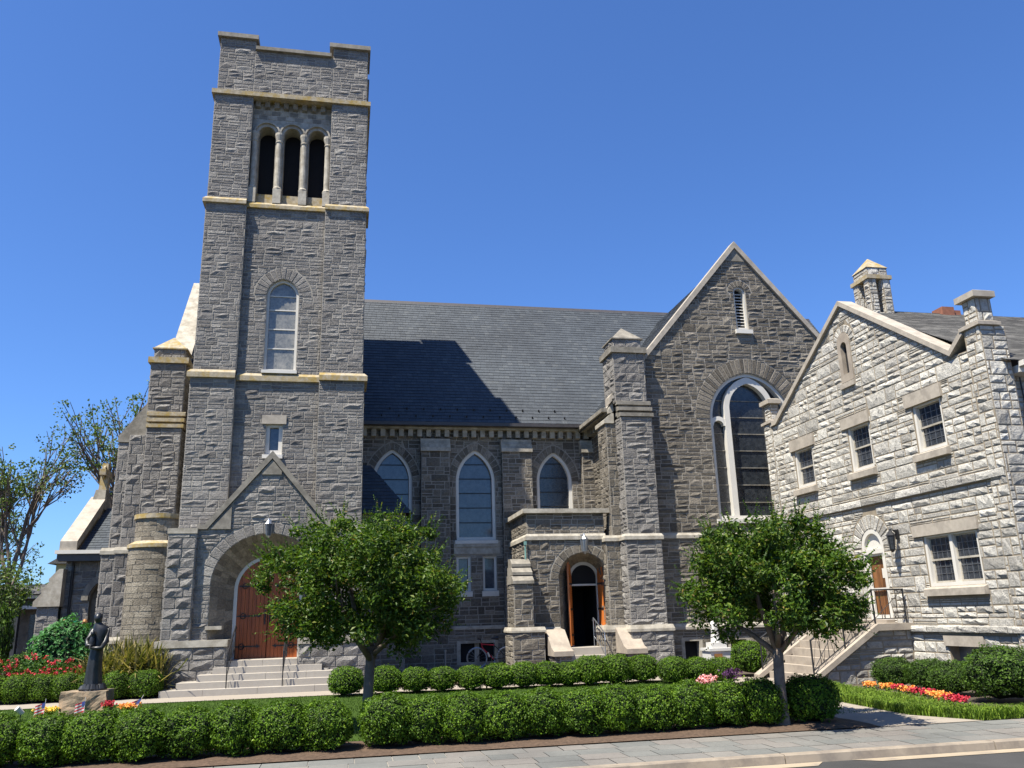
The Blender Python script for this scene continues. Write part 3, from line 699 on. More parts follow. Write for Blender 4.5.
def nave():
    K = dict(H=(.24, .34), L=(.28, .75), d0=.012, var=.014)
    F = FY(30.0)
    w1, w2, w3 = arch(1.65, .71, 4.42, 6.55, 7.72), arch(4.66, .72, 4.45, 6.55, 7.72), arch(7.62, .67, 4.5, 6.55, 7.66)
    s1, s2 = rect(3.93, 4.45, 2.68, 3.88), rect(4.88, 5.38, 2.68, 3.88)
    b1 = rect(3.92, 5.34, .22, 1.02)
    outer = rect(.3, 9.12, 0, 8.6)
    b = MB(); zs_ = [voussoir_zone(c, h, 6.55, t, .3) for c, h, t in ((1.65, .71, 7.72), (4.66, .72, 7.72), (7.62, .67, 7.66))]
    tr = [rect(3.85, 5.55, 3.9, 4.42)]
    stones(b, F, outer, [w1, w2, w3, s1, s2, b1]+zs_+tr, rng, **K); flat(b, F, outer, [w1, w2, w3, s1, s2, b1])
    for c, h, t in ((1.65, .71, 7.72), (4.66, .72, 7.72), (7.62, .67, 7.66)): voussoirs(b, F, c, h, 6.55, t, .28, 17, rng, d0=.02)
    for h in (w1, w2, w3, s1, s2, b1): loft(b, F, h, h, 0, -.35, 1, True)
    for x0, x1 in ((2.67, 3.69), (5.62, 6.72), (8.65, 9.12)):
        block(b, x0, x1, 29.72, 30, 1.4, 7.62, rng, 'FLR', **dict(K, d0=.02, var=.025))
    block(b, .3, 9.1, 29.92, 30, 0, 1.4, rng, 'F', holesF=[b1], **dict(K, d0=.02, var=.02))
    part(b, 'nave_wall', WM, church)
    t = MB(); band(t, .3, 9.1, 29.92, 30, 1.38, 1.5, .03, .05, '')
    for x0, x1 in ((2.67, 3.69), (5.62, 6.72), (8.65, 9.12)):
        for k, (dy, z0, z1) in enumerate(((.36, 7.60, 7.74), (.28, 7.74, 7.9), (.2, 7.9, 8.08))):
            t.box(x0-.03, x1+.03, 30-dy, 30, z0, z1)
    bx(t, F, 3.85, 5.5, 3.95, 4.2, -.01, .04); bx(t, F, 3.85, 5.5, 4.2, 4.4, -.01, .07)
    part(t, 'wall_trim', 'trim', church)
    # cornice with dentil blocks
    c = MB(); x = .55
    while x < 9.0: c.box(x, x+.17, 29.8, 30, 8.16, 8.42); x += .33
    c.box(.3, 9.1, 29.72, 30, 8.42, 8.56); part(c, 'dentil_cornice', 'trim', church)
    g = MB(); g.box(.48, 8.75, 29.42, 29.72, 8.5, 8.62); part(g, 'gutter', 'gutter', church)
    for (o, u, hw, z0, zt, bars) in ((w1, 1.65, .71, 4.42, 7.72, 0), (w2, 4.66, .72, 4.45, 7.72, 1), (w3, 7.62, .67, 4.5, 7.66, 2)):
        inn = arch(u, hw-.11, z0+.1, 6.55, zt-.13)
        window(church, F, o, inn, .22, .06, 'glass_blue' if bars < 2 else 'glass_dark', [z0+.1+.53*k for k in range(1, 6)], (), bw=.03, bm='iron' , sill=(u-hw-.05, u+hw+.05, z0-.14, z0-.02, .09))
    for o, u in ((s1, 4.19), (s2, 5.13)):
        window(church, F, o, rect(u-.17, u+.17, 2.76, 3.8), .22, .08, 'glass_blue', sill=(u-.3, u+.3, 2.48, 2.66, .08))
    F2 = FY(29.92)
    window(church, F2, b1, rect(4.04, 5.22, .3, .92), .2, .0, 'dark', (), (4.63,), fmat='trim', bw=.16, bm='trim')
    # roof: two slopes of slate, ridge at z 15.3
    L = math.hypot(5.5, 6.8); c_, s_ = 5.5/L, 6.8/L
    Fr = Frame((0, 29.45, 8.5), (1, 0, 0), (0, -s_, c_), (0, c_, s_))
    r = MB(); slates(r, Fr, rect(-6.2, 22, 0, L), [], rng)
    Fb = Frame((0, 40.45, 8.5), (1, 0, 0), (0, s_, c_), (0, -c_, s_)); flat(r, Fb, rect(-6.2, 22, 0, L), [], 0, 0)
    rf = part(r, 'nave_roof', ['slate', 'slatebase'], church)
    rd = MB(); rd.prism([(-6.2, 34.85, 15.2), (-6.2, 34.95, 15.36), (-6.2, 35.05, 15.2)], [(22, 34.85, 15.2), (22, 34.95, 15.36), (22, 35.05, 15.2)]); part(rd, 'ridge_cap', 'gutter', rf)
    for row in range(2):
        for k in range(12):
            x = 1.2+.62*k+(.31 if row else 0)
            if x > 8.3: continue
            q = MB(); P = Fr(x, .45+.42*row, .02); q.prism([P, P+Vector((.05, 0, 0)), P+Vector((.05, .04, .05)), P+Vector((0, .04, .05))], [P+Vector((0, -.03, .07)), P+Vector((.05, -.03, .07)), P+Vector((.05, .0, .1)), P+Vector((0, 0, .1))])
            part(q, 'snow_guard', 'iron', rf)
    # west gable end with its pale raking coping
    b = MB(); Fw = FXm(-6.25); g = [(30, 0), (30, 8.6), (34.95, 14.95), (40, 8.6), (40, 0)]
    stones(b, Fw, g, [], rng, H=(.4, .6), L=(.5, 1.1), d0=.02, var=.02); flat(b, Fw, g, [])
    stones(b, FY(30), rect(-6.25, -4.4, 0, 8.6), [], rng, **K); flat(b, FY(30), rect(-6.25, -4.4, 0, 8.6), [])
    part(b, 'west_gable_wall', WM, church)
    t = MB()
    for ya, yb, za, zb in ((29.6, 34.95, 8.6, 15.25), (40.3, 34.95, 8.6, 15.25)):
        t.prism([(-6.5, ya, za), (-6.5, yb, zb), (-6.5, yb, zb+.5), (-6.5, ya, za+.5)], [(-5.75, ya, za), (-5.75, yb, zb), (-5.75, yb, zb+.5), (-5.75, ya, za+.5)])
    part(t, 'west_gable_coping', 'trim', church)
    # slated hip in the angle of tower and nave
    b = MB(); block(b, .46, 2.0, 28.0, 30, 0, 5.2, rng, 'FR', **K); ax = part(b, 'annexe_wall', WM, church)
    r = MB(); A, B, C_, D = Vector((.48, 27.8, 5.15)), Vector((2.2, 27.8, 5.15)), Vector((.85, 29.1, 6.95)), Vector((.48, 29.1, 6.95))
    n = (B-A).cross(D-A).normalized(); V = n.cross(Vector((1, 0, 0))).normalized(); V = V if V.z > 0 else -V
    Fh = Frame(A, (1, 0, 0), n if n.y < 0 else -n, V); q = [((p-A).x, (p-A).dot(V)) for p in (A, B, C_, D)]
    slates(r, Fh, q, [], rng, .16, .22); r.poly([B, (2.2, 30, 5.15), (.85, 30, 6.95), C_], 1); r.poly([D, C_, (.85, 30, 6.95), (.48, 30, 6.95)], 1)
    part(r, 'annexe_roof', ['slate', 'slatebase'], church)
nave()

def pyramid(mb, x0, x1, y0, y1, z0, z1, m=0):
    cx, cy = (x0+x1)/2, (y0+y1)/2; mb.mesh([(x0, y0, z0), (x1, y0, z0), (x1, y1, z0), (x0, y1, z0), (cx, cy, z1)], [(0, 1, 4), (1, 2, 4), (2, 3, 4), (3, 0, 4), (3, 2, 1, 0)], m)
def big_pier(x0, x1, yf, yb, trim, side):
    """tall stepped pier: narrow top stage with pyramid cap, three weatherings, wider lower stage"""
    K = dict(H=(.26, .38), L=(.34, .8), d0=.036, var=.034, big=.2)
    b = MB(); y1 = yf+.18
    block(b, x0, x1-.05, y1, yb, 8.65, 10.4, rng, 'FLRB', **K)
    block(b, x0+.06, x1-.12, y1+.06, yb-.05, 10.6, 10.95, rng, 'FLRB', **K)
    block(b, x0+.08, x1, yf, yb, 4.2, 8.1, rng, 'FLR', **K)
    block(b, x0-.02, x1+.02, yf-.05, yb, 1.3, 4.05, rng, 'FLR', **K)
    block(b, x0-.04, x1+.14, yf-.16, yb, 0, 1.3, rng, 'FLR', **K)
    p = part(b, 'corner_pier', SM, church)
    t = MB()
    for k, (z0, z1) in enumerate(((8.12, 8.24), (8.34, 8.46), (8.56, 8.68))):
        yy = yf-.06+.09*k
        t.prism([(x0+.06-.02*k, yy, z0), (x0+.06-.02*k, yy, z1), (x0+.06-.02*k, yf+.3, z1+.06), (x0+.06-.02*k, yf+.3, z0)], [(x1+.06, yy, z0), (x1+.06, yy, z1), (x1+.06, yf+.3, z1+.06), (x1+.06, yf+.3, z0)])
        t.box(x0+.10, x1-.02, yf+.16+.04*k, yb, z1-.01, z1+.11)
    t.box(x0-.09, x1+.04, y1-.09, yb+.09, 10.4, 10.6)
    pyramid(t, x0+.02, x1-.06, y1+.02, yb-.02, 10.95, 11.5); t.box(x0, x1-.04, y1, yb, 10.92, 10.96)
    part(t, 'weathering', trim, p)
    t = MB(); band(t, x0-.02, x1+.02, yf-.05, yb, 4.05, 4.24, .06, .08); band(t, x0-.04, x1+.14, yf-.16, yb, 1.22, 1.42, .05, .12)
    part(t, 'ledge', 'trim', p)
    return p
def transept():
    K = dict(H=(.22, .34), L=(.34, .9), d0=.026, var=.028, big=.12, j=.007)
    F = FY(26.5); cx = 13.95; ap = 14.72; sl = 1.17
    g = [(9.1, 0), (9.1, 9.05), (cx, ap), (18.8, 9.05), (18.8, 0)]
    win = arch(13.96, 1.55, 4.75, 8.22, 9.92, 16); vent = arch(14.0, .23, 11.55, 13.0, 13.23, 8)
    bw = [rect(10.72, 11.42, .12, .96), rect(12.3, 13.05, .12, .96)]
    b = MB(); vz = [voussoir_zone(13.96, 1.55, 8.22, 9.92, .55), voussoir_zone(14.0, .23, 13.0, 13.23, .26)]
    zb = rect(9, 19, 1.22, 1.4)
    stones(b, F, g, [win, vent, zb, rect(9, 19, 4.12, 4.3)]+bw+vz, rng, **K); flat(b, F, g, [win, vent]+bw)
    voussoirs(b, F, 13.96, 1.55, 8.22, 9.92, .55, 37, rng); voussoirs(b, F, 14.0, .23, 13.0, 13.23, .24, 9, rng)
    for h in [win, vent]+bw: loft(b, F, h, h, 0, -.4, 1, True)
    stones(b, FXm(9.1), rect(26.5, 30, 0, 8.9), [], rng, **K); flat(b, FXm(9.1), rect(26.5, 30, 0, 8.9), [])
    stones(b, FXp(18.8), rect(26.5, 36, 0, 9), [], rng, H=(.4, .6), L=(.6, 1.1), d0=.02, var=.02); flat(b, FXp(18.8), rect(26.5, 36, 0, 9), [])
    part(b, 'transept_wall', WM, church)
    t = MB(); band(t, 9.1, 18.8, 26.5, 26.6, 4.12, 4.3, .06, .08, ''); band(t, 9.1, 18.8, 26.47, 26.6, 1.22, 1.4, .06, .1, '')
    part(t, 'transept_ledge', 'trim', church)
    t = MB()
    for s in (-1, 1):
        x1 = cx+s*5.2; z1 = ap+.02-5.2*sl
        t.prism([(cx, 26.4, ap+.02), (x1, 26.4, z1), (x1, 26.4, z1+.24), (cx, 26.4, ap+.28)], [(cx, 26.85, ap+.02), (x1, 26.85, z1), (x1, 26.85, z1+.24), (cx, 26.85, ap+.28)])
    part(t, 'gable_coping', 'brownstone', church)
    t = MB(); t.prism([F(cx-.42, ap-.5, .04), F(cx+.42, ap-.5, .04), F(cx, ap, .04)], [F(cx-.42, ap-.5, 0), F(cx+.42, ap-.5, 0), F(cx, ap, 0)])
    bx(t, F, 10.3, 10.75, 10.45, 10.64, 0, .04)
    part(t, 'apex_stone', 'trim_dark', church)
    # great window: outer frame, middle light, two side lights with round heads
    inn = arch(13.96, 1.43, 4.87, 8.22, 9.80, 16)
    w = window(church, F, win, inn, .34, .08, 'glass_dark', [5.35+.6*k for k in range(7)], (), bw=.03, bm='trim_dark', sill=(12.3, 15.6, 4.6, 4.74, .1), label='great pointed window with white tracery')
    tr = MB()
    mo, mi = arch(13.96, .95, 4.87, 8.6, 9.79, 14), arch(13.96, .75, 4.87, 8.6, 9.55, 14)
    ring(tr, F, mo, mi, -.33, -.1, 0, False)
    for c in (12.76, 15.16):
        ring(tr, F, arch(c, .34, 8.0, 8.0, 8.34, 8)[1:-1], arch(c, .19, 8.0, 8.0, 8.19, 8)[1:-1], -.33, -.12, 0, False)
    part(tr, 'tracery', 'white', w)
    wv = window(church, F, vent, arch(14.0, .17, 11.65, 13.0, 13.17, 8), .3, .06, 'dark', name='gable_vent', sill=(13.68, 14.32, 11.38, 11.53, .12))
    lv = MB()
    for z in [11.75+.12*k for k in range(11)]: lv.prism([F(13.84, z, -.15), F(13.84, z+.02, -.15), F(13.84, z+.1, -.28), F(13.84, z+.08, -.28)], [F(14.16, z, -.15), F(14.16, z+.02, -.15), F(14.16, z+.1, -.28), F(14.16, z+.08, -.28)])
    part(lv, 'louvre', 'white', wv)
    for r_ in bw:
        u0, u1 = r_[0][0], r_[2][0]
        window(church, F, r_, rect(u0+.1, u1-.1, .22, .86), .25, .0, 'dark', fmat='trim')
    # roof
    L = math.hypot(1, sl); zr = ap-.1
    for s in (-1, 1):
        r = MB(); Fr = Frame((cx+s*5.35, 0, zr-5.35*sl), (0, 1, 0), (s*sl/L, 0, 1/L), (-s/L, 0, sl/L))
        if s < 0: slates(r, Fr, rect(26.75, 36, 0, 5.35*L), [], rng)
        else: flat(r, Fr, rect(26.75, 36, 0, 5.35*L), [], 0, 1)
        part(r, 'transept_roof', ['slate', 'slatebase'], church)
    c = MB(); y = 26.9
    while y < 29.8: c.box(8.9, 9.1, y, y+.17, 8.2, 8.45); y += .33
    c.box(8.8, 9.1, 26.6, 29.75, 8.45, 8.6); c.box(8.52, 8.8, 26.6, 29.6, 8.42, 8.55)
    part(c, 'transept_cornice', 'trim_dark', church)
transept()
pr_ = big_pier(8.88, 10.05, 25.98, 27.3, 'trim_dark', 0)
def pier_returns():
    K = dict(H=(.26, .38), L=(.2, .45), d0=.03, var=.03, big=.5)
    b = MB(); block(b, 8.62, 8.98, 26.55, 27.5, 4.2, 8.0, rng, 'FL', **K); block(b, 8.38, 8.86, 26.5, 27.6, 1.3, 4.05, rng, 'FL', **K)
    block(b, 8.2, 8.9, 26.35, 27.6, 0, 1.3, rng, 'FL', **K)
    o = part(b, 'pier_return', WM, church)
    t = MB()
    for k in range(2):
        z = 8.0+.35*k; t.prism([(8.56+.16*k, 26.5, z), (8.56+.16*k, 26.5, z+.12), (8.9, 26.5, z+.42), (8.9, 26.5, z)], [(8.56+.16*k, 27.6, z), (8.56+.16*k, 27.6, z+.12), (8.9, 27.6, z+.42), (8.9, 27.6, z)])
    band(t, 8.38, 8.86, 26.5, 27.6, 4.05, 4.24, .06, .08, 'L'); band(t, 8.2, 8.9, 26.35, 27.6, 1.22, 1.42, .05, .12, 'L')
    part(t, 'ledge', 'trim', o)
pier_returns()
big_pier(-6.55, -5.38, 28.8, 30.05, 'lichen', 1)
def west_buttress():
    K = dict(H=(.3, .42), L=(.3, .6), d0=.045, var=.04, big=.8)
    b = MB()
    block(b, -7.05, -6.55, 29.2, 30.2, 4.2, 7.95, rng, 'FL', **K); block(b, -7.45, -7.05, 29.5, 30.4, 4.2, 7.75, rng, 'FL', **K)
    block(b, -7.12, -6.5, 29.05, 30.2, 0, 4.05, rng, 'FL', **K); block(b, -7.6, -7.1, 29.35, 30.4, 0, 4.05, rng, 'FL', **K)
    o = part(b, 'west_buttress', SM, church)
    t = MB()
    sl_ = MB(); sl_.prism([(-7.48, 29.45, 7.75), (-7.48, 29.45, 7.95), (-6.5, 29.45, 9.3), (-6.5, 29.45, 7.75)], [(-7.48, 30.4, 7.75), (-7.48, 30.4, 7.95), (-6.5, 30.4, 9.3), (-6.5, 30.4, 7.75)]); part(sl_, 'buttress_slope', 'trim_dark', o)
    band(t, -7.12, -6.5, 29.05, 30.2, 4.05, 4.26, .05, .1, 'L'); band(t, -7.6, -7.1, 29.35, 30.4, 4.05, 4.26, .05, .1, 'L'); band(t, -7.6, -6.5, 29.0, 30.2, 1.3, 1.5, .05, .1, 'L')
    part(t, 'ledge', 'trim', o)
    # round stair turret between pier and portal
    tr = MB(); cx, cy = -5.35, 26.9
    for r0, z0, z1 in ((.86, 0, 4.0), (.72, 4.16, 4.85)):
        tr.lathe(cx, cy, [(r0, z0), (r0, z1)], 28, 1, math.pi, 2*math.pi)
        z = z0
        while z < z1-.05:
            h = min(rng.uniform(.11, .2), z1-z); a = math.pi-rng.uniform(0, .2)
            while a < 2*math.pi:
                da = rng.uniform(.25, .6); a0, a1 = max(a, math.pi)+.008, min(a+da, 2*math.pi)-.008
                if a1 > a0+.03:
                    n = 4; d = r0+rng.uniform(.008, .025); vs = []
                    for q in range(n+1):
                        t_ = a0+(a1-a0)*q/n; vs += [(cx+d*math.cos(t_), cy+d*math.sin(t_), z+.006), (cx+d*math.cos(t_), cy+d*math.sin(t_), z+h-.006)]
                    tr.mesh(vs, [(2*q, 2*q+2, 2*q+3, 2*q+1) for q in range(n)], 0)
                a += da
            z += h
        for yy in (0,): pass
    tr.box(cx-.86, cx+.86, cy+.001, 28.8, 0, 4.0, 1)
    tu = part(tr, 'stair_turret', ['tan', 'mortar'], church)
    t = MB(); t.lathe(cx, cy, [(.86, 3.98), (.92, 4.0), (.92, 4.1), (.74, 4.2)], 28, 0, math.pi, 2*math.pi)
    t.lathe(cx, cy, [(.72, 4.83), (.79, 4.85), (.79, 4.98), (.0, 5.02)], 28, 0, 0, 2*math.pi)
    part(t, 'turret_cap', 'lichen', tu)
west_buttress()

def porch():
    K = dict(H=(.24, .34), L=(.28, .7), d0=.028, var=.028, big=.15)
    F = FY(26.8); c0 = 7.66
    ao = arch(c0, .84, 0, 2.88, 3.72); vz = voussoir_zone(c0, .84, 2.88, 3.72, .3)
    o = rect(5.82, 8.42, 0, 5.0); b = MB(); zb = rect(5.7, 8.5, 4.14, 4.34)
    stones(b, F, o, [ao, vz, zb], rng, **K); flat(b, F, o, [ao]); voussoirs(b, F, c0, .84, 2.88, 3.72, .28, 13, rng)
    ai = arch(7.9, .53, .78, 2.96, 3.48); loft(b, F, ao, ai, 0, -.9, 1)
    sw = arch(28.6, .35, 1.9, 3.1, 3.6)
    Fl = FXm(5.82); ol = rect(26.8, 30, 0, 5.0); stones(b, Fl, ol, [sw, rect(26, 30, 4.14, 4.34)], rng, **K); flat(b, Fl, ol, [sw]); loft(b, Fl, sw, sw, 0, -.2, 1, True)
    block(b, 5.2, 5.8, 26.1, 27.2, 1.42, 2.75, rng, 'FLR', **K); block(b, 5.12, 6.1, 26.0, 27.3, 0, 1.3, rng, 'FLR', **K)
    b.poly([(5.82, 26.8, 4.9), (8.42, 26.8, 4.9), (8.42, 30, 4.9), (5.82, 30, 4.9)], 1)
    pw = part(b, 'porch_wall', ['warm', 'mortar'], church)
    v = MB()     # reveal blocks
    for i in range(len(ao)-1):
        A0, A1, B0, B1 = ao[i], ao[i+1], ai[i], ai[i+1]; ln = math.hypot(A1[0]-A0[0], A1[1]-A0[1]); nn = max(1, int(ln/.28))
        for s_ in range(nn):
            for k in range(3):
                t0, t1 = (s_+.03)/nn, (s_+.97)/nn; e0, e1 = (k+.02)/3, (k+.98)/3
                def Q(t, e):
                    a = (A0[0]+(A1[0]-A0[0])*t, A0[1]+(A1[1]-A0[1])*t); c = (B0[0]+(B1[0]-B0[0])*t, B0[1]+(B1[1]-B0[1])*t)
                    u, w = a[0]*(1-e)+c[0]*e, a[1]*(1-e)+c[1]*e; return F(u+(.006 if u < 7.75 else -.006), w-.006, -.9*e)
                v.mesh([Q(t0, e0), Q(t1, e0), Q(t1, e1), Q(t0, e1)], [(0, 1, 2, 3)])
    part(v, 'door_reveal', 'tan', church)
    t = MB(); band(t, 5.82, 8.45, 26.8, 30, 4.14, 4.34, .06, .08, 'L'); t.box(5.68, 8.62, 26.66, 26.98, 5.0, 5.14); t.box(5.68, 5.98, 26.98, 30, 5.0, 5.14)
    band(t, 5.12, 6.1, 26.0, 27.3, 1.3, 1.45, .05, .1); band(t, 6.15, 6.8, 26.78, 26.9, 1.3, 1.42, .03, .05, '')
    for k in range(3):
        z = 2.75+.27*k; y = 26.04+.22*k
        tw = MB(); tw.prism([(5.17+.03*k, y, z), (5.17+.03*k, y, z+.09), (5.17+.03*k, y+.26, z+.25), (5.17+.03*k, 27.1, z+.27), (5.17+.03*k, 27.1, z)], [(5.84, y, z), (5.84, y, z+.09), (5.84, y+.26, z+.25), (5.84, 27.1, z+.27), (5.84, 27.1, z)]); part(tw, 'buttress_weathering', 'trim_dark', pw)
    part(t, 'porch_trim', 'trim', pw)
    sl = MB(); flat(sl, Fl, sw, [], -.19, 0); part(sl, 'side_pane', 'glass_dark', pw)
    # lobby behind the open doors, its lack of light put into a near-black colour
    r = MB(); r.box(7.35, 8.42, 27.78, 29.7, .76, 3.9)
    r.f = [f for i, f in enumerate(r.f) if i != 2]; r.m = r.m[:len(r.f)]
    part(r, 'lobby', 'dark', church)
    G = FY(27.7); inn = arch(7.9, .43, .78, 2.96, 3.38); fr = MB(); ring(fr, G, ai, inn, -.06, .03); bx(fr, G, 7.47, 8.33, 2.70, 2.76, -.05, .02); w = part(fr, 'doorway', 'white', church)
    pn = MB(); flat(pn, G, arch(7.9, .43, 2.76, 2.96, 3.38), [], -.03, 0); part(pn, 'transom_pane', 'dark', w)
    # two plank leaves standing open
    for s in (-1, 1):
        hx = 7.9+s*.47; d = MB(); ux = Vector((-.42, -1, 0)).normalized() if s < 0 else Vector((.05, -1, 0)).normalized(); nx = Vector((ux.y, -ux.x, 0))
        Fd = Frame((hx, 27.6, 0), ux, nx)
        for k in range(5):
            u0, u1 = .62*k/5+.003, .62*(k+1)/5-.003; f = lambda u: 3.05+.4*math.sin(min(1, u/.3)*math.pi/2)
            P = [(u0, .82), (u1, .82), (u1, f(u1)), (u0, f(u0))]; d.prism([Fd(*p, -.025) for p in P], [Fd(*p, .03) for p in P])
        dr = part(d, 'open_door', 'door2', church)
        for z in (1.15, 1.95, 2.75):
            h = MB(); bx(h, Fd, 0, .5, z-.03, z+.03, -.04, .045); part(h, 'strap_hinge', 'iron', dr)
    # steps between battered cheek walls
    s = MB(); s.box(6.82, 8.44, 25.9, 27.75, 0, .34); s.box(6.82, 8.44, 26.2, 27.75, .34, .56); s.box(6.82, 8.44, 26.5, 27.75, .56, .78)
    part(s, 'porch_steps', 'steps', church)
    for x0, x1 in ((6.2, 6.8), (8.46, 9.12)):
        cw = MB(); xa, xb = x0+.06, x1-.06; block(cw, xa, xb, 25.35, 26.8, 0, .62, rng, 'FLR', **K)
        q = [(25.28, .6), (25.28, .74), (25.55, .82), (26.25, 1.34), (26.7, 1.38), (26.7, .6)]
        cp = MB(); cp.prism([(x0, a, z) for a, z in q], [(x1, a, z) for a, z in q])
        ck = part(cw, 'cheek_wall', WM, church); part(cp, 'cheek_coping', 'tanstep', ck)
    d = MB(); d.tube([(5.74, 26.74, 4.0), (5.74, 26.74, 3.4)], .03, 8); d.box(5.70, 5.78, 26.7, 26.78, 3.98, 4.1); part(d, 'rain_leader', 'verdigris', church)
porch()

def chapel():
    K = dict(H=(.28, .4), L=(.3, .7), d0=.035, var=.035)
    b = MB(); F = FY(31); wn_ = arch(-7.72, .55, 1.2, 2.7, 3.35)
    stones(b, F, rect(-9.1, -7.3, 0, 3.95), [wn_, voussoir_zone(-7.72, .55, 2.7, 3.35, .22)], rng, **K); flat(b, F, rect(-9.1, -7.3, 0, 4.3), [wn_]); loft(b, F, wn_, wn_, 0, -.3, 1)
    g = [(31, 0), (31, 4.3), (33.8, 6.05), (36.6, 4.3), (36.6, 0)]; stones(b, FXm(-9.1), g, [], rng, **K); flat(b, FXm(-9.1), g, [])
    block(b, -9.75, -9.1, 30.7, 31.4, 0, 2.6, rng, 'FL', **K); block(b, -9.35, -9.1, 30.7, 31.4, 2.6, 3.4, rng, 'F', **K); b.box(-9.75, -9.1, 31.399, 31.4, 0, 2.6, 1)
    c = part(b, 'side_chapel_wall', SM, church)
    t = MB(); ring(t, F, arch(-7.72, .78, 2.68, 2.7, 3.58), arch(-7.72, .57, 2.68, 2.7, 3.37), -.02, .12, 0, False); part(t, 'hood_mould', 'trim_dark', c)
    p = MB(); flat(p, F, wn_, [], -.28, 0); part(p, 'blind_panel', 'trim_dark', c)
    t = MB()
    q = [(-9.86, 2.5), (-9.86, 2.66), (-9.62, 2.95), (-9.66, 2.95), (-9.66, 3.02), (-9.42, 3.3), (-9.46, 3.3), (-9.46, 3.38), (-9.18, 3.7), (-9.05, 3.7), (-9.05, 2.5)]
    t.prism([(a, 30.6, c_) for a, c_ in q], [(a, 31.45, c_) for a, c_ in q])
    part(t, 'buttress_weathering', 'trim', c)
    e = MB(); e.box(-9.3, -7.3, 30.6, 31, 3.95, 4.22); part(e, 'eaves_board', 'gutter', c)
    e = MB(); e.box(-9.35, -7.3, 30.5, 30.6, 4.18, 4.3); part(e, 'gutter', 'white', c)
    d = MB(); d.tube([(-8.85, 30.75, 4.1), (-8.85, 30.92, 3.8), (-8.85, 30.92, .2)], .045, 8); part(d, 'downspout', 'iron', c)
    L = math.hypot(2.8, 1.75); Fr = Frame((0, 30.75, 4.2), (1, 0, 0), (0, -1.75/L, 2.8/L), (0, 2.8/L, 1.75/L)); r = MB(); slates(r, Fr, rect(-8.75, -6.9, 0, L*1.08), [], rng)
    r.poly([(-8.75, 33.8, 6.1), (-6.9, 33.8, 6.1), (-6.9, 37, 4.2), (-8.75, 37, 4.2)], 1); part(r, 'chapel_roof', ['slate', 'slatebase'], c)
    k = MB()
    for ya, yb in ((30.6, 33.6), (37.0, 34.0)): k.prism([(-9.25, ya, 4.3), (-9.25, yb, 6.15), (-9.25, yb, 6.5), (-9.25, ya, 4.6)], [(-8.72, ya, 4.3), (-8.72, yb, 6.15), (-8.72, yb, 6.5), (-8.72, ya, 4.6)])
    part(k, 'chapel_coping', 'brownstone', c)
    k = MB(); k.prism([(-9.2, 33.3, 6.0), (-8.7, 33.3, 6.0), (-8.7, 34.2, 6.0), (-9.2, 34.2, 6.0)], [(-9.1, 33.5, 6.75), (-8.75, 33.5, 6.75), (-8.75, 34.0, 6.75), (-9.1, 34.0, 6.75)]); part(k, 'cross_base', 'trim_dark', c)
    k = MB(); k.prism([(-9.05, 33.62, 6.75), (-8.75, 33.62, 6.75), (-8.75, 33.92, 6.75), (-9.05, 33.92, 6.75)], [(-9.0, 33.68, 7.78), (-8.8, 33.68, 7.78), (-8.8, 33.88, 7.78), (-9.0, 33.88, 7.78)])
    k.box(-9.01, -8.79, 33.38, 34.18, 7.3, 7.52)
    k.tube([(-8.9, 33.78+.25*math.cos(a), 7.41+.25*math.sin(a)) for a in [2*math.pi*i/16 for i in range(17)]], .055, 6, cap=False)
    part(k, 'roof_cross', 'lichen', c)
chapel()

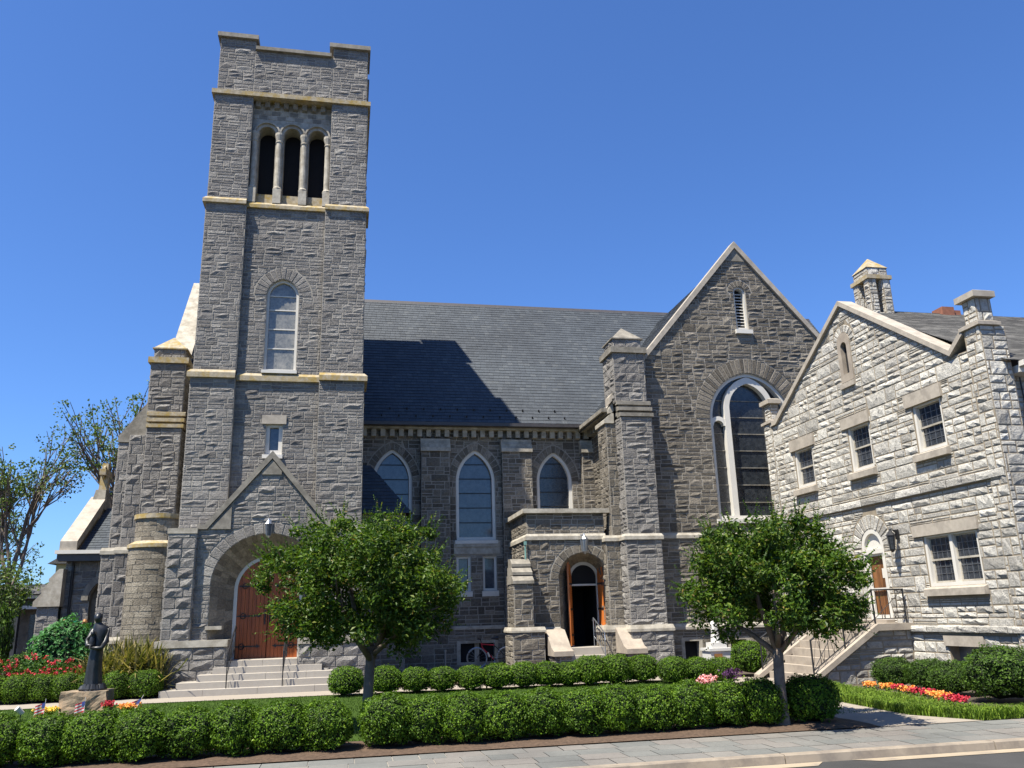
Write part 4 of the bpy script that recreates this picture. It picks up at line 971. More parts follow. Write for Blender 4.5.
# ------------------------------------------------------------------ the parish hall on the right
hall = empty('parish_hall', 'pale rock-faced stone hall with stepped gable, leaded windows and outside stair, right of the church', 'building', (17, 20, 0))
def hall_build():
    K = dict(H=(.27, .42), L=(.42, 1.05), d0=.024, var=.024, j=.011, big=.3, seg=.11)
    r2 = random.Random(21); PM = ['pale', 'mortar_pale']
    F = FXm(14.0)
    g = [(15.5, 0), (15.5, 7.4), (16.5, 7.42), (20.55, 10.22), (24.85, 7.66), (25.6, 7.66), (25.6, 0)]
    W = [rect(22.98, 24.03, 5.4, 6.58), rect(20.03, 21.05, 5.42, 6.66), rect(17.15, 18.2, 5.42, 6.6)]
    big = rect(16.70, 18.55, 2.2, 3.4); dz = arch(20.63, .48, 1.36, 3.32, 3.80, 10); lan = arch(20.65, .3, 7.98, 9.12, 9.42, 8)
    base = rect(17.12, 18.2, .3, .84)
    lint = [rect(22.8, 24.2, 6.58, 6.94), rect(19.95, 21.28, 6.66, 6.98), rect(17.05, 18.42, 6.6, 6.94), rect(16.6, 18.85, 3.4, 3.68), rect(17.0, 18.3, .84, 1.08)]
    sil = [rect(22.9, 24.1, 5.16, 5.4), rect(19.95, 21.15, 5.17, 5.42), rect(17.1, 18.3, 5.2, 5.42), rect(16.66, 18.72, 1.9, 2.2)]
    vz = [voussoir_zone(20.63,   .48, 3.32, 3.80, .42), voussoir_zone(20.65, .3, 9.12, 9.42, .26)]
    holes = W+[big, dz, lan, base]
    b = MB(); bands = [rect(15, 26, 4.42, 4.62), rect(15, 26, 1.14, 1.3)]
    stones(b, F, g, holes+lint+sil+vz+bands, r2, **K); flat(b, F, g, holes)
    voussoirs(b, F, 20.63,   .48, 3.32, 3.80, .40, 13, r2, j=.01); voussoirs(b, F, 20.65, .3, 9.12, 9.42, .24, 9, r2, j=.01)
    for h in holes: loft(b, F, h, h, 0, -.25, 1, True)
    # courses of the two ledges are rock-faced blocks too
    for z0, z1, pr in ((4.42, 4.62, .07), (1.14, 1.3, .09)):
        u = 15.5
        while u < 25.6:
            w = r2.uniform(.5, 1.1); u1 = min(u+w, 25.6)
            quad_stone(b, Frame((14.0-pr, 0, 0), (0, 1, 0), (-1, 0, 0)), ((u, z0), (u1, z0), (u1, z1), (u, z1)), r2, .02, .015, .008, 0, .2)
            b.poly([(14, u, z1-.005), (14, u1, z1-.005), (14-pr, u1, z1-.02), (14-pr, u, z1-.02)], 0); b.poly([(14, u, z0+.004), (14, u1, z0+.004), (14-pr, u1, z0+.004), (14-pr, u, z0+.004)], 1)
            u = u1
    part(b, 'gable_wall', PM, hall)
    b = MB(); sw = FY(15.75); stones(b, sw, rect(14.6, 22, 0, 6.9), [], r2, **K); flat(b, sw, rect(14.0, 22, 0, 6.9), [])
    b.box(21.99, 22, 15.8, 25.6, 0, 7, 1); b.box(14.05, 22, 25.59, 25.6, 0, 7, 1); part(b, 'south_wall', PM, hall)
    # corner piers
    def pier(x0, x1, y0, y1, zt, caps, S, xt):
        b = MB(); block(b, x0, x1, y0, y1, 0, zt, r2, S, **dict(K, L=(.25, .6), j=.012)); block(b, x0+.05, xt, y0+.05, y1-.05, zt+.12, zt+.68, r2, 'FLRB', **dict(K, H=(.2, .24), L=(.2, .4), j=.012))
        p = part(b, 'corner_pier', PM, hall)
        for z0, z1, e in ((zt, zt+.12, .07), (zt+.68, zt+.86, .06)):
            x1 = xt; t = MB(); t.box(x0-e, x1+e, y0-e, y1+e, z0, z1-.04); t.prism([(x0-e, y0-e, z1-.04), (x1+e, y0-e, z1-.04), (x1+e, y1+e, z1-.04), (x0-e, y1+e, z1-.04)], [(x0-e+.08, y0-e+.08, z1), (x1+e-.08, y0-e+.08, z1), (x1+e-.08, y1+e-.08, z1), (x0-e+.08, y1+e-.08, z1)])
            part(t, 'pier_cap', 'brownstone', p)
    pier(13.96, 14.62, 15.48, 15.98, 7.85, 2, 'FLR', 14.42); pier(13.94, 14.4, 25.15, 25.65, 7.78, 2, 'FL', 14.3)
    # coping
    o1 = [(16.0, 7.78), (16.5, 7.42), (20.55, 10.22), (24.85, 7.66), (25.2, 7.66)]; o2 = [(16.0, 7.93), (16.5, 7.56), (20.55, 10.37), (24.9, 7.81), (25.2, 7.79)]
    t = MB()
    for i in range(4): t.prism([F(*o1[i], .09), F(*o1[i+1], .09), F(*o2[i+1], .09), F(*o2[i], .09)], [F(*o1[i], -.38), F(*o1[i+1], -.38), F(*o2[i+1], -.38), F(*o2[i], -.38)])
    part(t, 'gable_coping', 'brownstone', hall)
    for h in lint:
        t = MB(); (u0, z0), _, (u1, z1), _ = h; bx(t, F, u0, u1, z0+.005, z1-.005, -.1, .06); part(t, 'lintel', 'brownstone', hall)
    # windows
    for o, hb in [(w, 0) for w in W]+[(big, 1)]:
        (u0, z0), _, (u1, z1), _ = o
        fr = MB(); inn = rect(u0+.08, u1-.08, z0+.08, z1-.04); ring(fr, F, o, inn, -.2, -.03)
        w = part(fr, 'window', 'white', hall)
        s = MB(); s.prism([F(u0-.09, z0-.22, -.1), F(u1+.1, z0-.22, -.1), F(u1+.1, z0-.22, .13), F(u0-.09, z0-.22, .13)], [F(u0-.09, z0+.03, -.1), F(u1+.1, z0+.03, -.1), F(u1+.1, z0-.06, .13), F(u0-.09, z0-.06, .13)])
        part(s, 'sill', 'brownstone', w)
        halves = [(u0+.08, u1-.08)] if not hb else [(u0+.08, (u0+u1)/2-.05), ((u0+u1)/2+.05, u1-.08)]
        if hb: m_ = MB(); bx(m_, F, (u0+u1)/2-.05, (u0+u1)/2+.05, z0+.08, z1-.04, -.2, -.03); part(m_, 'mullion', 'white', w)
        for a, c in halves:
            zm = (z0+z1)/2+.02
            for (za, zb, d) in ((z0+.08, zm+.03, -.13), (zm-.02, z1-.04, -.1)):
                s = MB(); ring(s, F, rect(a, c, za, zb), rect(a+.045, c-.045, za+.045, zb-.035), d-.03, d, 0); sh = part(s, 'sash', 'trim', w)
                p = MB(); flat(p, F, rect(a+.045, c-.045, za+.045, zb-.035), [], d-.02, 0); part(p, 'pane', 'glass_clear', w)
                q = MB(); n = 4
                for k in range(1, n): u = a+.045+(c-a-.09)*k/n; bx(q, F, u-.006, u+.006, za+.04, zb-.03, d-.018, d-.008)
                for k in range(1, 3): z = za+.045+(zb-za-.08)*k/3; bx(q, F, a+.04, c-.04, z-.006, z+.006, d-.018, d-.008)
                part(q, 'lead_came', 'metal', w)
    t = MB(); inl = arch(20.65, .14, 8.2, 9.0, 9.14, 8); ring(t, F, lan, inl, -.2, .03)
    w = part(t, 'window', 'tanstep', hall, 'narrow arched gable window'); t = MB(); flat(t, F, inl, [], -.10, 0); part(t, 'pane', 'dark', w)
    t = MB(); t.prism([F(20.3, 7.8, 0), F(21.0, 7.8, 0), F(21.0, 7.8, .08), F(20.3, 7.8, .08)], [F(20.3, 7.98, 0), F(21, 7.98, 0), F(21, 7.94, .08), F(20.3, 7.94, .08)]); part(t, 'sill', 'brownstone', w)
    t = MB(); flat(t, F, base, [], -.24, 0); part(t, 'basement_pane', 'metal', hall)
    # white framed door
    t = MB(); ring(t, F, dz, arch(20.63, .36, 1.46, 3.32, 3.68, 10), -.18, .0); d = part(t, 'door_frame', 'white', hall)
    t = MB(); bx(t, F, 20.2, 21.06, 3.14, 3.26, -.16, .01); p_ = arch(20.63, .36, 3.26, 3.32, 3.68, 10); flat(t, F, p_, [], -.08, 0); part(t, 'fanlight_panel', 'white', d)
    t = MB()
    for k in range(4): u = 20.27+.18*k; bx(t, F, u+.004, u+.176, 1.46, 3.14, -.16, -.12)
    dd = part(t, 'door', 'door3', hall)
    t = MB(); ring(t, F, rect(20.24, 21.02, 1.42, 3.16), rect(20.33, 20.93, 1.56, 3.08), -.08, -.05); bx(t, F, 20.33, 20.93, 2.18, 2.25, -.08, -.055); part(t, 'storm_door', 'white', dd)
    t = MB(); bx(t, F, 20.34, 20.52, 2.5, 2.75, -.118, -.11); part(t, 'paper_notice', 'white', dd)
    # roofs
    for s in (-1, 1):
        ye, ze, yr, zr = (15.35, 7.0, 20.5, 10.1) if s < 0 else (25.8, 7.0, 20.5, 10.1); dy, dz_ = abs(yr-ye), zr-ze; L = math.hypot(dy, dz_)
        Fr = Frame((0, ye, ze), (1, 0, 0), (0, s*dz_/L, dy/L), (0, -s*dy/L, dz_/L)); r = MB()
        if s < 0: slates(r, Fr, rect(14.36, 22.3, 0, L), [], r2, .15, .3, th=.006)
        else: flat(r, Fr, rect(14.36, 22.3, 0, L), [], 0, 1)
        part(r, 'hall_roof', ['shingle', 'slatebase'], hall)
    t = MB(); t.prism([(14.7, 15.22, 6.86), (14.7, 15.22, 6.98), (14.7, 15.38, 6.98), (14.7, 15.38, 6.86)], [(22.3, 15.22, 6.86), (22.3, 15.22, 6.98), (22.3, 15.38, 6.98), (22.3, 15.38, 6.86)]); t.box(14.7, 22.3, 15.38, 15.75, 6.74, 6.9); part(t, 'gutter', 'white', hall)
    t = MB(); t.tube([(14.95, 15.68, 6.7), (15.0, 15.68, 4.0), (15.1, 15.68, .2)], .018, 6); part(t, 'conduit', 'iron', hall)
    # small open bell turret on the ridge and a brick chimney
    b = MB(); x0, x1, y0, y1 = 14.78, 15.48, 20.2, 20.95
    for xa in (x0, x1-.25):
        for ya in (y0, y1-.25): block(b, xa, xa+.25, ya, ya+.25, 9.75, 11.0, r2, 'FLRB', **dict(K, L=(.2, .4), H=(.2, .3)))
    block(b, x0, x1, y0, y1, 9.3, 9.95, r2, 'FLRB', **K); block(b, x0+.03, x1-.03, y0+.03, y1-.03, 11.1, 11.35, r2, 'FLRB', **dict(K, H=(.2, .25)))
    tb = part(b, 'bell_turret', PM, hall)
    t = MB(); t.box(x0-.05, x1+.05, y0-.05, y1+.05, 10.98, 11.1); pyramid(t, x0, x1, y0, y1, 11.35, 11.78); part(t, 'turret_cap', 'lichen', tb)
    b = MB(); b.box(17.2, 17.6, 20.35, 20.8, 9.8, 10.28); b.box(17.6, 17.85, 20.4, 20.8, 9.8, 10.2); part(b, 'brick_chimney', 'brick', hall)
    # outside stair
    b = MB(); FS = FY(19.5); o = [(11.15, -.05), (11.2, .02), (13.0, 1.22), (14, 1.22), (14, -.05)]
    stones(b, FS, o, [], r2, **dict(K, H=(.3, .36), L=(.5, 1.0), j=.014)); flat(b, FS, o, [])
    flat(b, Frame((0, 22.1, 0), (1, 0, 0), (0, 1, 0)), o, []); sw_ = part(b, 'stair_wall', ['palegray', 'mortar_pale'], hall)
    for ya, yb in ((19.36, 19.66), (21.95, 22.25)):
        t = MB(); t.prism([(11.0, ya, -.03), (11.0, ya, .1), (13.0, ya, 1.36), (13.0, ya, 1.2)], [(11.0, yb, -.03), (11.0, yb, .1), (13.0, yb, 1.36), (13.0, yb, 1.2)]); part(t, 'stair_stringer', 'tanstep', sw_)
    t = MB(); t.box(13.0, 13.995, 19.36, 22.25, 1.2, 1.36); part(t, 'landing', 'tanstep', hall)
    t = MB()
    for k in range(7): t.box(11.3+.245*k, 13.0, 19.66, 21.95, .19*k-.05 if k == 0 else .19*k, .19*(k+1)-.004)
    part(t, 'stair_treads', 'tanstep', hall)
    t = MB(); t.box(13.75, 13.99, 20.1, 21.15, 1.36, 1.44); part(t, 'threshold', 'tanstep', hall)
hall_build()
def iron_rail(y, label):
    root = empty('iron_railing', label, 'railing', (12.1, y, .7), 'iron railings of the hall stair')
    b = MB(); P0, P1, P2 = Vector((11.2, y, .2)), Vector((13.02, y, 1.36)), Vector((13.9, y, 1.36)); up = Vector((0, 0, .82))
    b.tube([P0+up, P1+up, P2+up], .022, 6); part(b, 'top_rail', 'iron', root)
    b = MB(); lo = Vector((0, 0, .12)); b.tube([P0+lo, P1+lo, P2+lo], .014, 6); part(b, 'bottom_rail', 'iron', root)
    for q in (P0, P0.lerp(P1, .5), P1, P2):
        b = MB(); b.tube([q-Vector((0, 0, .05)), q+up+Vector((0, 0, .02))], .022, 6); part(b, 'post', 'iron', root)
    for a, c in ((P0, P0.lerp(P1, .5)), (P0.lerp(P1, .5), P1), (P1, P2)):
        for k in range(3):
            t0, t1 = k/3, (k+1)/3; b = MB()
            b.tube([a.lerp(c, t0)+lo, a.lerp(c, (t0+t1)/2)+up, a.lerp(c, t1)+lo], .008, 5); part(b, 'zigzag_bar', 'iron', root)
        b = MB(); b.tube([a+lo, c+up], .009, 5); part(b, 'brace', 'iron', root)
        for k in range(1, 4): b = MB(); b.tube([a.lerp(c, k/4)+lo, a.lerp(c, k/4)+up], .009, 5); part(b, 'baluster', 'iron', root)
iron_rail(19.5, 'black iron railing with zigzag bars on the near side of the hall stair')
iron_rail(22.1, 'black iron railing with zigzag bars on the far side of the hall stair')
def step_rail(x, y0, z0, y1, z1, label, mat='iron', name='handrail'):
    root = empty(name, label, 'handrail', (x, y0, z0), 'handrails on the church steps')
    b = MB(); b.tube([(x, y0-.06, z0+.66), (x, y0, z0+.88), (x, y1, z1+.88), (x, y1+.12, z1+.8)], .02, 6); part(b, 'rail', mat, root)
    for y, z in ((y0, z0), (y1, z1)):
        b = MB(); b.tube([(x, y, z), (x, y, z+.89)], .016, 6); part(b, 'post', mat, root)
    b = MB(); b.tube([(x, y0, z0+.3), (x, y1, z1+.3)], .01, 5); part(b, 'lower_bar', mat, root)
    for k in range(1, 5):
        t = k/5; b = MB(); b.tube([(x, y0+(y1-y0)*t, z0+(z1-z0)*t+.3), (x, y0+(y1-y0)*t, z0+(z1-z0)*t+.88)], .008, 5); part(b, 'baluster', mat, root)
step_rail(-2.93, 24.3, .17, 25.75, .86, 'black iron handrail on the left of the wide white steps')
step_rail(-1.5, 24.3, .17, 25.75, .86, 'black iron handrail on the right of the wide white steps')
step_rail(8.02, 26.05, .34, 27.2, .78, 'thin gray handrail on the narrow steps of the side porch', 'metal')
def lantern(F, u, z, label, mat, glass, s=1.0, wall_d=0):
    root = empty('wall_lantern', label, 'lantern', tuple(F(u, z, wall_d)))
    b = MB(); P = lambda du, dz, d: F(u+du*s, z+dz*s, wall_d+d*s)
    b.tube([P(0, .12, 0), P(0, .2, .1), P(0, .14, .16)], .018*s, 6); b.prism([P(-.05, .0, 0), P(.05, .0, 0), P(.05, .2, 0), P(-.05, .2, 0)], [P(-.05, .0, .02), P(.05, .0, .02), P(.05, .2, .02), P(-.05, .2, .02)]); part(b, 'bracket', mat, root)
    def oct_(r, dz): return [P(r*math.cos(2*math.pi*k/8), dz, .16+r*math.sin(2*math.pi*k/8)) for k in range(8)]
    b = MB(); b.prism(oct_(.1, .08), oct_(.03, .17)); b.prism(oct_(.03, .17), oct_(.012, .22)); part(b, 'lantern_cap', mat, root)
    b = MB(); b.prism(oct_(.055, -.2), oct_(.085, .079)); part(b, 'lantern_glass', glass, root)
    b = MB(); b.prism(oct_(.015, -.26), oct_(.06, -.201)); part(b, 'lantern_base', mat, root)
    for k in range(4):
        b = MB(); a = 2*math.pi*k/4+.39; b.tube([P(.06*math.cos(a), -.2, .16+.06*math.sin(a)), P(.09*math.cos(a), .08, .16+.09*math.sin(a))], .007*s, 4); part(b, 'lantern_rib', mat, root)
lantern(FY(25.5), -2.13, 4.45, 'silver gray wall lantern over the arch of the main portal', 'metal', 'glass_blue', 1.2, .04)
lantern(FY(26.8), 7.66, 4.02, 'silver gray wall lantern above the side porch door', 'metal', 'metal', 1.4, .03)
lantern(FXm(14.0), 19.45, 3.42, 'black wall lantern on the pale hall wall right of its door', 'iron', 'glass_dark', 1.25, .04)

# ------------------------------------------------------------------ planting
def rv(r):
    while True:
        v = Vector((r.uniform(-1, 1), r.uniform(-1, 1), r.uniform(-1, 1)))
        if .05 < v.length < 1: return v.normalized()
def leaf(mb, p, n, L, W, r, m=0):
    a = n.cross(rv(r))
    if a.length < .05: a = n.orthogonal()
    a.normalize(); b = n.cross(a); k = n*L*.12
    mb.mesh([p-a*L*.5, p+b*W*.5+k, p+a*L*.5, p-b*W*.5+k], [(0, 1, 2, 3)], m)
def superell(d, R3, e):
    s = (abs(d.x)**e+abs(d.y)**e+abs(d.z)**e)**(-1/e); return Vector((d.x*s*R3[0], d.y*s*R3[1], d.z*s*R3[2]))
def shrub_mesh(seed, R3, n, L, e=3.0, rough=.08, spill=.5, zc=None, mat='box'):
    r = random.Random(seed); mb = MB(); zc = R3[2] if zc is None else zc; off = Vector((r.uniform(-9, 9), r.uniform(-9, 9), 0))
    def rad(d): return 1+rough*2*(noise.noise(d*2.1+off))+rough*1.2*noise.noise(d*6+off)
    # near-black inner body, painting the shade in the gaps between leaves
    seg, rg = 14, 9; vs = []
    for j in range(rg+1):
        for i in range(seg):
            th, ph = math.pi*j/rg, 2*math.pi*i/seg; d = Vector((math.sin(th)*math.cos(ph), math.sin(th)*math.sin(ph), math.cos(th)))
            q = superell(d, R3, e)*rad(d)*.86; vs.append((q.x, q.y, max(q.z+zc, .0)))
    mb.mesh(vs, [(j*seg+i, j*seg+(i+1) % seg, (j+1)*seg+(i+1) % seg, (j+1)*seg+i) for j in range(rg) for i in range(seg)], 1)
    for _ in range(n):
        d = rv(r)
        if d.z < -.75: continue
        q = superell(d, R3, e)*rad(d)*(1-.16*r.random()**1.5+(.05 if r.random() < .12 else 0))
        if q.z+zc < .02: continue
        nn = (Vector((d.x/R3[0], d.y/R3[1], d.z/R3[2])).normalized()+rv(r)*.9+Vector((0, 0, .35))).normalized()
        s = r.uniform(.7, 1.3); leaf(mb, q+Vector((0, 0, zc)), nn, L*s, L*.55*s, r)
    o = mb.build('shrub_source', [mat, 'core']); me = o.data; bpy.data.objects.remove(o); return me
ORD = ['first', 'second', 'third', 'fourth', 'fifth', 'sixth', 'seventh', 'eighth', 'ninth', 'tenth', 'eleventh', 'twelfth', 'thirteenth', 'fourteenth', 'fifteenth', 'sixteenth', 'seventeenth']
def put(me, name, x, y, z, rz, s, label, cat, group=None, sz=None):
    o = bpy.data.objects.new(name, me); COL.objects.link(o); o.location = (x, y, z); o.rotation_euler = (0, 0, rz)
    o.scale = (s, s, sz or s); return tag(o, label, cat, group)
r5 = random.Random(5)
front = [shrub_mesh(100+k, (.375, .43, .345), 7600, .037, 2.3, .09) for k in range(4)]
for k, x in enumerate((-5.3, -4.55, -3.87, -3.3, -2.68, -2.06, -1.45, -.82, -.2)):
    put(front[k % 4], 'hedge_shrub', x, 13.24+r5.uniform(-.04, .04), .0, (k % 4)*math.pi/2+r5.uniform(-.15, .15), 1.0+r5.uniform(-.03, .05), f'{ORD[k]} clipped shrub from the left in the front hedge left of the nearer tree', 'shrub', 'clipped shrubs of the front hedge', 1.0+r5.uniform(-.04, .04))
for k, x in enumerate((.68, 1.25, 1.82, 2.42, 3.02, 3.62, 4.19, 4.77, 5.37, 6.0, 6.6, 7.5)):
    lab = f'{ORD[k]} clipped shrub to the right of the left tree trunk in the front hedge' if k < 11 else 'big shaded shrub ending the front hedge right of the right tree trunk, beside the walk'
    put(front[(k*3+1) % 4], 'hedge_shrub', x, 13.26+r5.uniform(-.04, .04), 0, (k % 4)*math.pi/2+r5.uniform(-.15, .15), (1.0 if k < 11 else 1.12)+r5.uniform(-.03, .05), lab, 'shrub', 'clipped shrubs of the front hedge', 1.03+r5.uniform(-.04, .04))
ball = [shrub_mesh(200+k, (.37, .36, .30), 3600, .042, 2.3, .05) for k in range(3)]
for k, x in enumerate((.15, 1.13, 1.86, 2.52, 3.26, 3.96, 4.65, 5.29, 5.82)):
    put(ball[k % 3], 'ball_shrub', x, 22.35+r5.uniform(-.05, .05), .0, r5.uniform(0, 6), 1.07+r5.uniform(-.08, .08)+(.08 if k == 0 else 0), f'{ORD[k]} round clipped shrub from the left in the row along the path', 'shrub', 'round shrubs along the church path')
bigb = [shrub_mesh(300+k, (.48, .45, .37), 5200, .045, 2.5, .06) for k in range(2)]
for k, x in enumerate((6.45, 7.1, 7.85, 8.55, 9.2, 9.85)):
    put(bigb[k % 2], 'path_shrub', x, 22.3-(0 if k < 3 else .5)+r5.uniform(-.05, .05), 0, r5.uniform(0, 6), 1.0-(0, 0, .05, .12, .16, .2)[k], f'{ORD[k]} fuller shrub from the porch steps towards the hall stair', 'shrub', 'fuller shrubs in front of the transept')
for k, x in enumerate((-8.6, -7.94, -7.37, -6.83, -6.25, -5.61, -4.93)):
    put(bigb[k % 2], 'path_shrub', x, 24.35, 0, r5.uniform(0, 6), .82+r5.uniform(-.05, .05), f'{ORD[k]} clipped shrub from the left behind the statue, beyond the pale path', 'shrub', 'clipped shrubs left of the wide steps', .95)
put(bigb[0], 'round_shrub', 11.45, 23.4, 0, 1, 1.1, 'round green shrub by itself against the foot of the hall stair', 'shrub', None, 1.25)
hs_ = [shrub_mesh(400+k, (.60, .56, .40), 7500, .045, 2.4, .09, mat='yew') for k in range(2)]
for k, (x, y, s) in enumerate(((12.45, 18.2, .80), (12.6, 17.15, .80), (12.5, 16.2, .82), (12.45, 14.75, 1.22), (12.9, 13.4, 1.15))):
    put(hs_[k % 2], 'yew_shrub', x, y, 0, r5.uniform(0, 6), s, f'{ORD[k]} dark clipped shrub below the hall wall, counted from the stair', 'shrub', 'dark shrubs below the hall wall')
# trees in the hedge
def tree(x, y, seed, zt, z0, rx, label, forks, lean=0, off=0, nl=38000):
    r = random.Random(seed); root = empty('crape_myrtle_tree', label, 'tree', (x, y, 0))
    b = MB(); hub = Vector((x+lean, y, forks)); pts = [Vector((x, y, -.05)), Vector((x+.01, y, .06)), Vector((x+lean*.3, y+.01, forks*.45)), hub]
    b.tube(pts, [.14, .10, .085, .08], 12)
    tips = []; cz = (zt+z0)/2; C = Vector((x+off, y, cz))
    for k in range(6):
        a = 2*math.pi*k/6+r.uniform(-.3, .3); e = hub+Vector((math.cos(a)*rx*(.3 if k % 3 == 0 else .58), math.sin(a)*rx*.5, (zt-forks)*(r.uniform(.6, .75) if k % 3 == 0 else r.uniform(.12, .4))))
        m1 = hub.lerp(e, .4)+Vector((math.cos(a)*.1, math.sin(a)*.1, -.06)); st = hub-Vector((0, 0, r.uniform(0, .28)))
        b.tube([st, m1, e], [.055, .04, .025], 7)
        for q in range(4):
            d = (rv(r)+Vector((math.cos(a), math.sin(a), .5))).normalized(); t = m1.lerp(e, r.uniform(.3, 1)); t2 = t+d*rx*.42
            b.tube([t, t.lerp(t2, .5)+rv(r)*.05, t2], [.022, .014, .006], 5); tips.append(t2)
    tr = part(b, 'trunk', 'bark', root, smooth=True)
    c = MB(); cl = []
    for k in range(175):
        d = rv(r); d.z = d.z if d.z > -.85 else -d.z*.4
        f = r.uniform(.3, .97)**.6; hz = (zt-cz) if d.z > 0 else (cz-z0)
        p = C+Vector((d.x*rx*f*.93, d.y*rx*f*.93, d.z*hz*f*.93)); 
        if math.hypot(p.x-C.x, p.y-C.y) < rx*.42 and p.z < forks+.25: continue
        if r.random() < .10: continue
        cl.append((p, r.uniform(.2, .36)*rx/1.7, d))
    for k in range(26):      # outer sprays that break the outline
        d = rv(r); d.z = abs(d.z)*.9 if r.random() < .8 else d.z*.4; hz = (zt-cz) if d.z > 0 else (cz-z0)
        cl.append((C+Vector((d.x*rx*1.0, d.y*rx*1.0, d.z*hz*1.03)), r.uniform(.12, .2), d))
    per = nl//len(cl)
    for p, rad, d in cl:
        for _ in range(int(per*(rad/.28)**1.5*1.0)+8):
            q = rv(r)*rad*r.random()**.45; q.z *= .8; pos = p+q; nn = (q.normalized()*.5+Vector((0, 0, .55))+rv(r)*.8).normalized()
            s = r.uniform(.65, 1.3); leaf(c, pos, nn, .085*s, .042*s, r)
        for _ in range(3):   # upright shoots
            dd = (d+rv(r)*.6+Vector((0, 0, .6))).normalized(); ln = r.uniform(.15, .34)
            for g in range(8):
                t = (g+1)/8; leaf(c, p+dd*(rad*.7+ln*t), (rv(r)+dd*.4).normalized(), .075*(1.1-.5*t), .036*(1.1-.5*t), r)
    part(c, 'crown', 'crape', root)
tree(.46, 15.5, 11, 3.72, .92, 1.78, 'left of the two round headed trees, trunk nearest the wide portal steps', 1.36, .07, -.13)
tree(6.88, 13.08, 12, 3.32, 1.0, 1.52, 'right of the two round headed trees, trunk in front of the hall stair', 1.33, .05, .08)
# grass, strap-leaved border, flowers
def blades(name, poly_pts, n, h, w, mat, seed, kind=None, bend=.5, fill=None):
    r = random.Random(seed); mb = MB(); xs = [p[0] for p in poly_pts]; ys = [p[1] for p in poly_pts]; k = 0
    while k < n:
        x, y = r.uniform(min(xs), max(xs)), r.uniform(min(ys), max(ys))
        if not any(a <= x <= b for a, b in scan(poly_pts, y)): continue
        k += 1; a = r.uniform(0, 6.28); hh = h*r.uniform(.6, 1.2); d = Vector((math.cos(a), math.sin(a), 0)); s = Vector((-d.y, d.x, 0))*w*.5; P = Vector((x, y, 0))
        m1 = P+d*hh*bend*.35+Vector((0, 0, hh*.75)); m2 = P+d*hh*bend+Vector((0, 0, hh*(1 if bend < .4 else .8)))
        mb.mesh([P-s, P+s, m1+s, m1-s, m2], [(0, 1, 2, 3), (3, 2, 4)])
    return tag(mb.build(name, mat), kind=kind)
blades('grass', [(-9, 14.0), (9.3, 14.0), (8.2, 17.5), (9.5, 22.7), (-9, 22.7)], 60000, .04, .008, 'grassb', 31, 'stuff', .5)
blades('border_grass', [(9.9, 12.5), (13.5, 12.46), (13.5, 12.9), (10.9, 13.0), (10.3, 13.5), (10.5, 14.5), (10.7, 16.0), (10.8, 17.2), (11.2, 19.2), (10.5, 18.6), (9.58, 16.4), (9.5, 15.0), (9.38, 13.6)], 15000, .19, .011, 'lirio', 32, 'stuff', .75)
tag(bpy.data.objects['grass'], 'short mown lawn grass between the hedge and the path', 'grass'); tag(bpy.data.objects['border_grass'], 'light green strap leaved border plants beside the concrete walk', 'grass')
def flower(name, x, y, rad, h, mat, label, seed, n=90, cat='flowers', group=None, z=0):
    r = random.Random(seed); mb = MB()
    for _ in range(n*2): leaf(mb, Vector((x+r.gauss(0, rad*.5), y+r.gauss(0, rad*.5), z+r.uniform(.02, h*.85))), rv(r), .06, .03, r, 1)
    for _ in range(n):
        p = Vector((x+r.gauss(0, rad*.45), y+r.gauss(0, rad*.45), z+h*r.uniform(.75, 1.05)))
        for _ in range(4): leaf(mb, p+rv(r)*.018, (rv(r)+Vector((0, -.3, 1))).normalized(), .045, .035, r, 0)
    return tag(mb.build(name, [mat, 'lirio'], loc=(x, y, z)), label, cat, group)
fl = [('orange', 10.98, 16.9), ('orange', 11.0, 16.4), ('red', 11.0, 16.0), ('orange', 10.92, 15.6), ('red', 10.86, 15.25), ('red', 10.82, 14.9), ('orange', 10.76, 14.55), ('orange', 10.66, 14.2), ('red', 10.55, 13.85), ('red', 10.42, 13.5)]
for k, (c, x, y) in enumerate(fl): flower('bedding_flowers', x, y, .15, .24, c, f'{ORD[k]} clump of {"scarlet" if c == "red" else "orange"} bedding flowers below the hall shrubs, counted from the stair', 50+k, 55, group='bedding flowers below the hall')
flower('pink_flowers', 7.25, 16.8, .2, .5, 'pink', 'pink flowers showing above the hedge left of the right tree', 71, 120); flower('purple_flowers', 7.85, 16.9, .2, .6, 'purple', 'dark purple flowers beside the pink ones above the hedge', 72, 120)
flower('yellow_flowers', -5.9, 20.0, .22, .22, 'yellow', 'yellow flowers at the left foot of the statue rock', 73, 90); flower('orange_flowers', -4.3, 19.7, .2, .25, 'orange', 'orange flowers on the lawn right of the statue rock', 74, 80)
flower('red_flowers', -4.75, 20.1, .14, .28, 'red', 'red flowers touching the right side of the statue rock', 75, 60)
def rose_bush(x, y, s, label, seed):
    root = empty('rose_bush', label, 'rose bush', (x, y, 0), 'rose bushes left of the statue'); r = random.Random(seed); b = MB()
    for _ in range(1500):
        q = rv(r)*r.random()**.4; leaf(b, Vector((x+q.x*.6*s, y+q.y*.5*s, .6+q.z*.5*s)), rv(r), .07, .04, r)
    part(b, 'foliage', 'yew', root); b = MB()
    for _ in range(60):
        d = rv(r); p = Vector((x+d.x*.62*s, y-abs(d.y)*.5*s, .62+d.z*.52*s if d.z > -.3 else .7))
        for _ in range(6): leaf(b, p+rv(r)*.035, (rv(r)+Vector((0, -.5, .6))).normalized(), .055, .04, r)
    part(b, 'blossom', 'red', root)
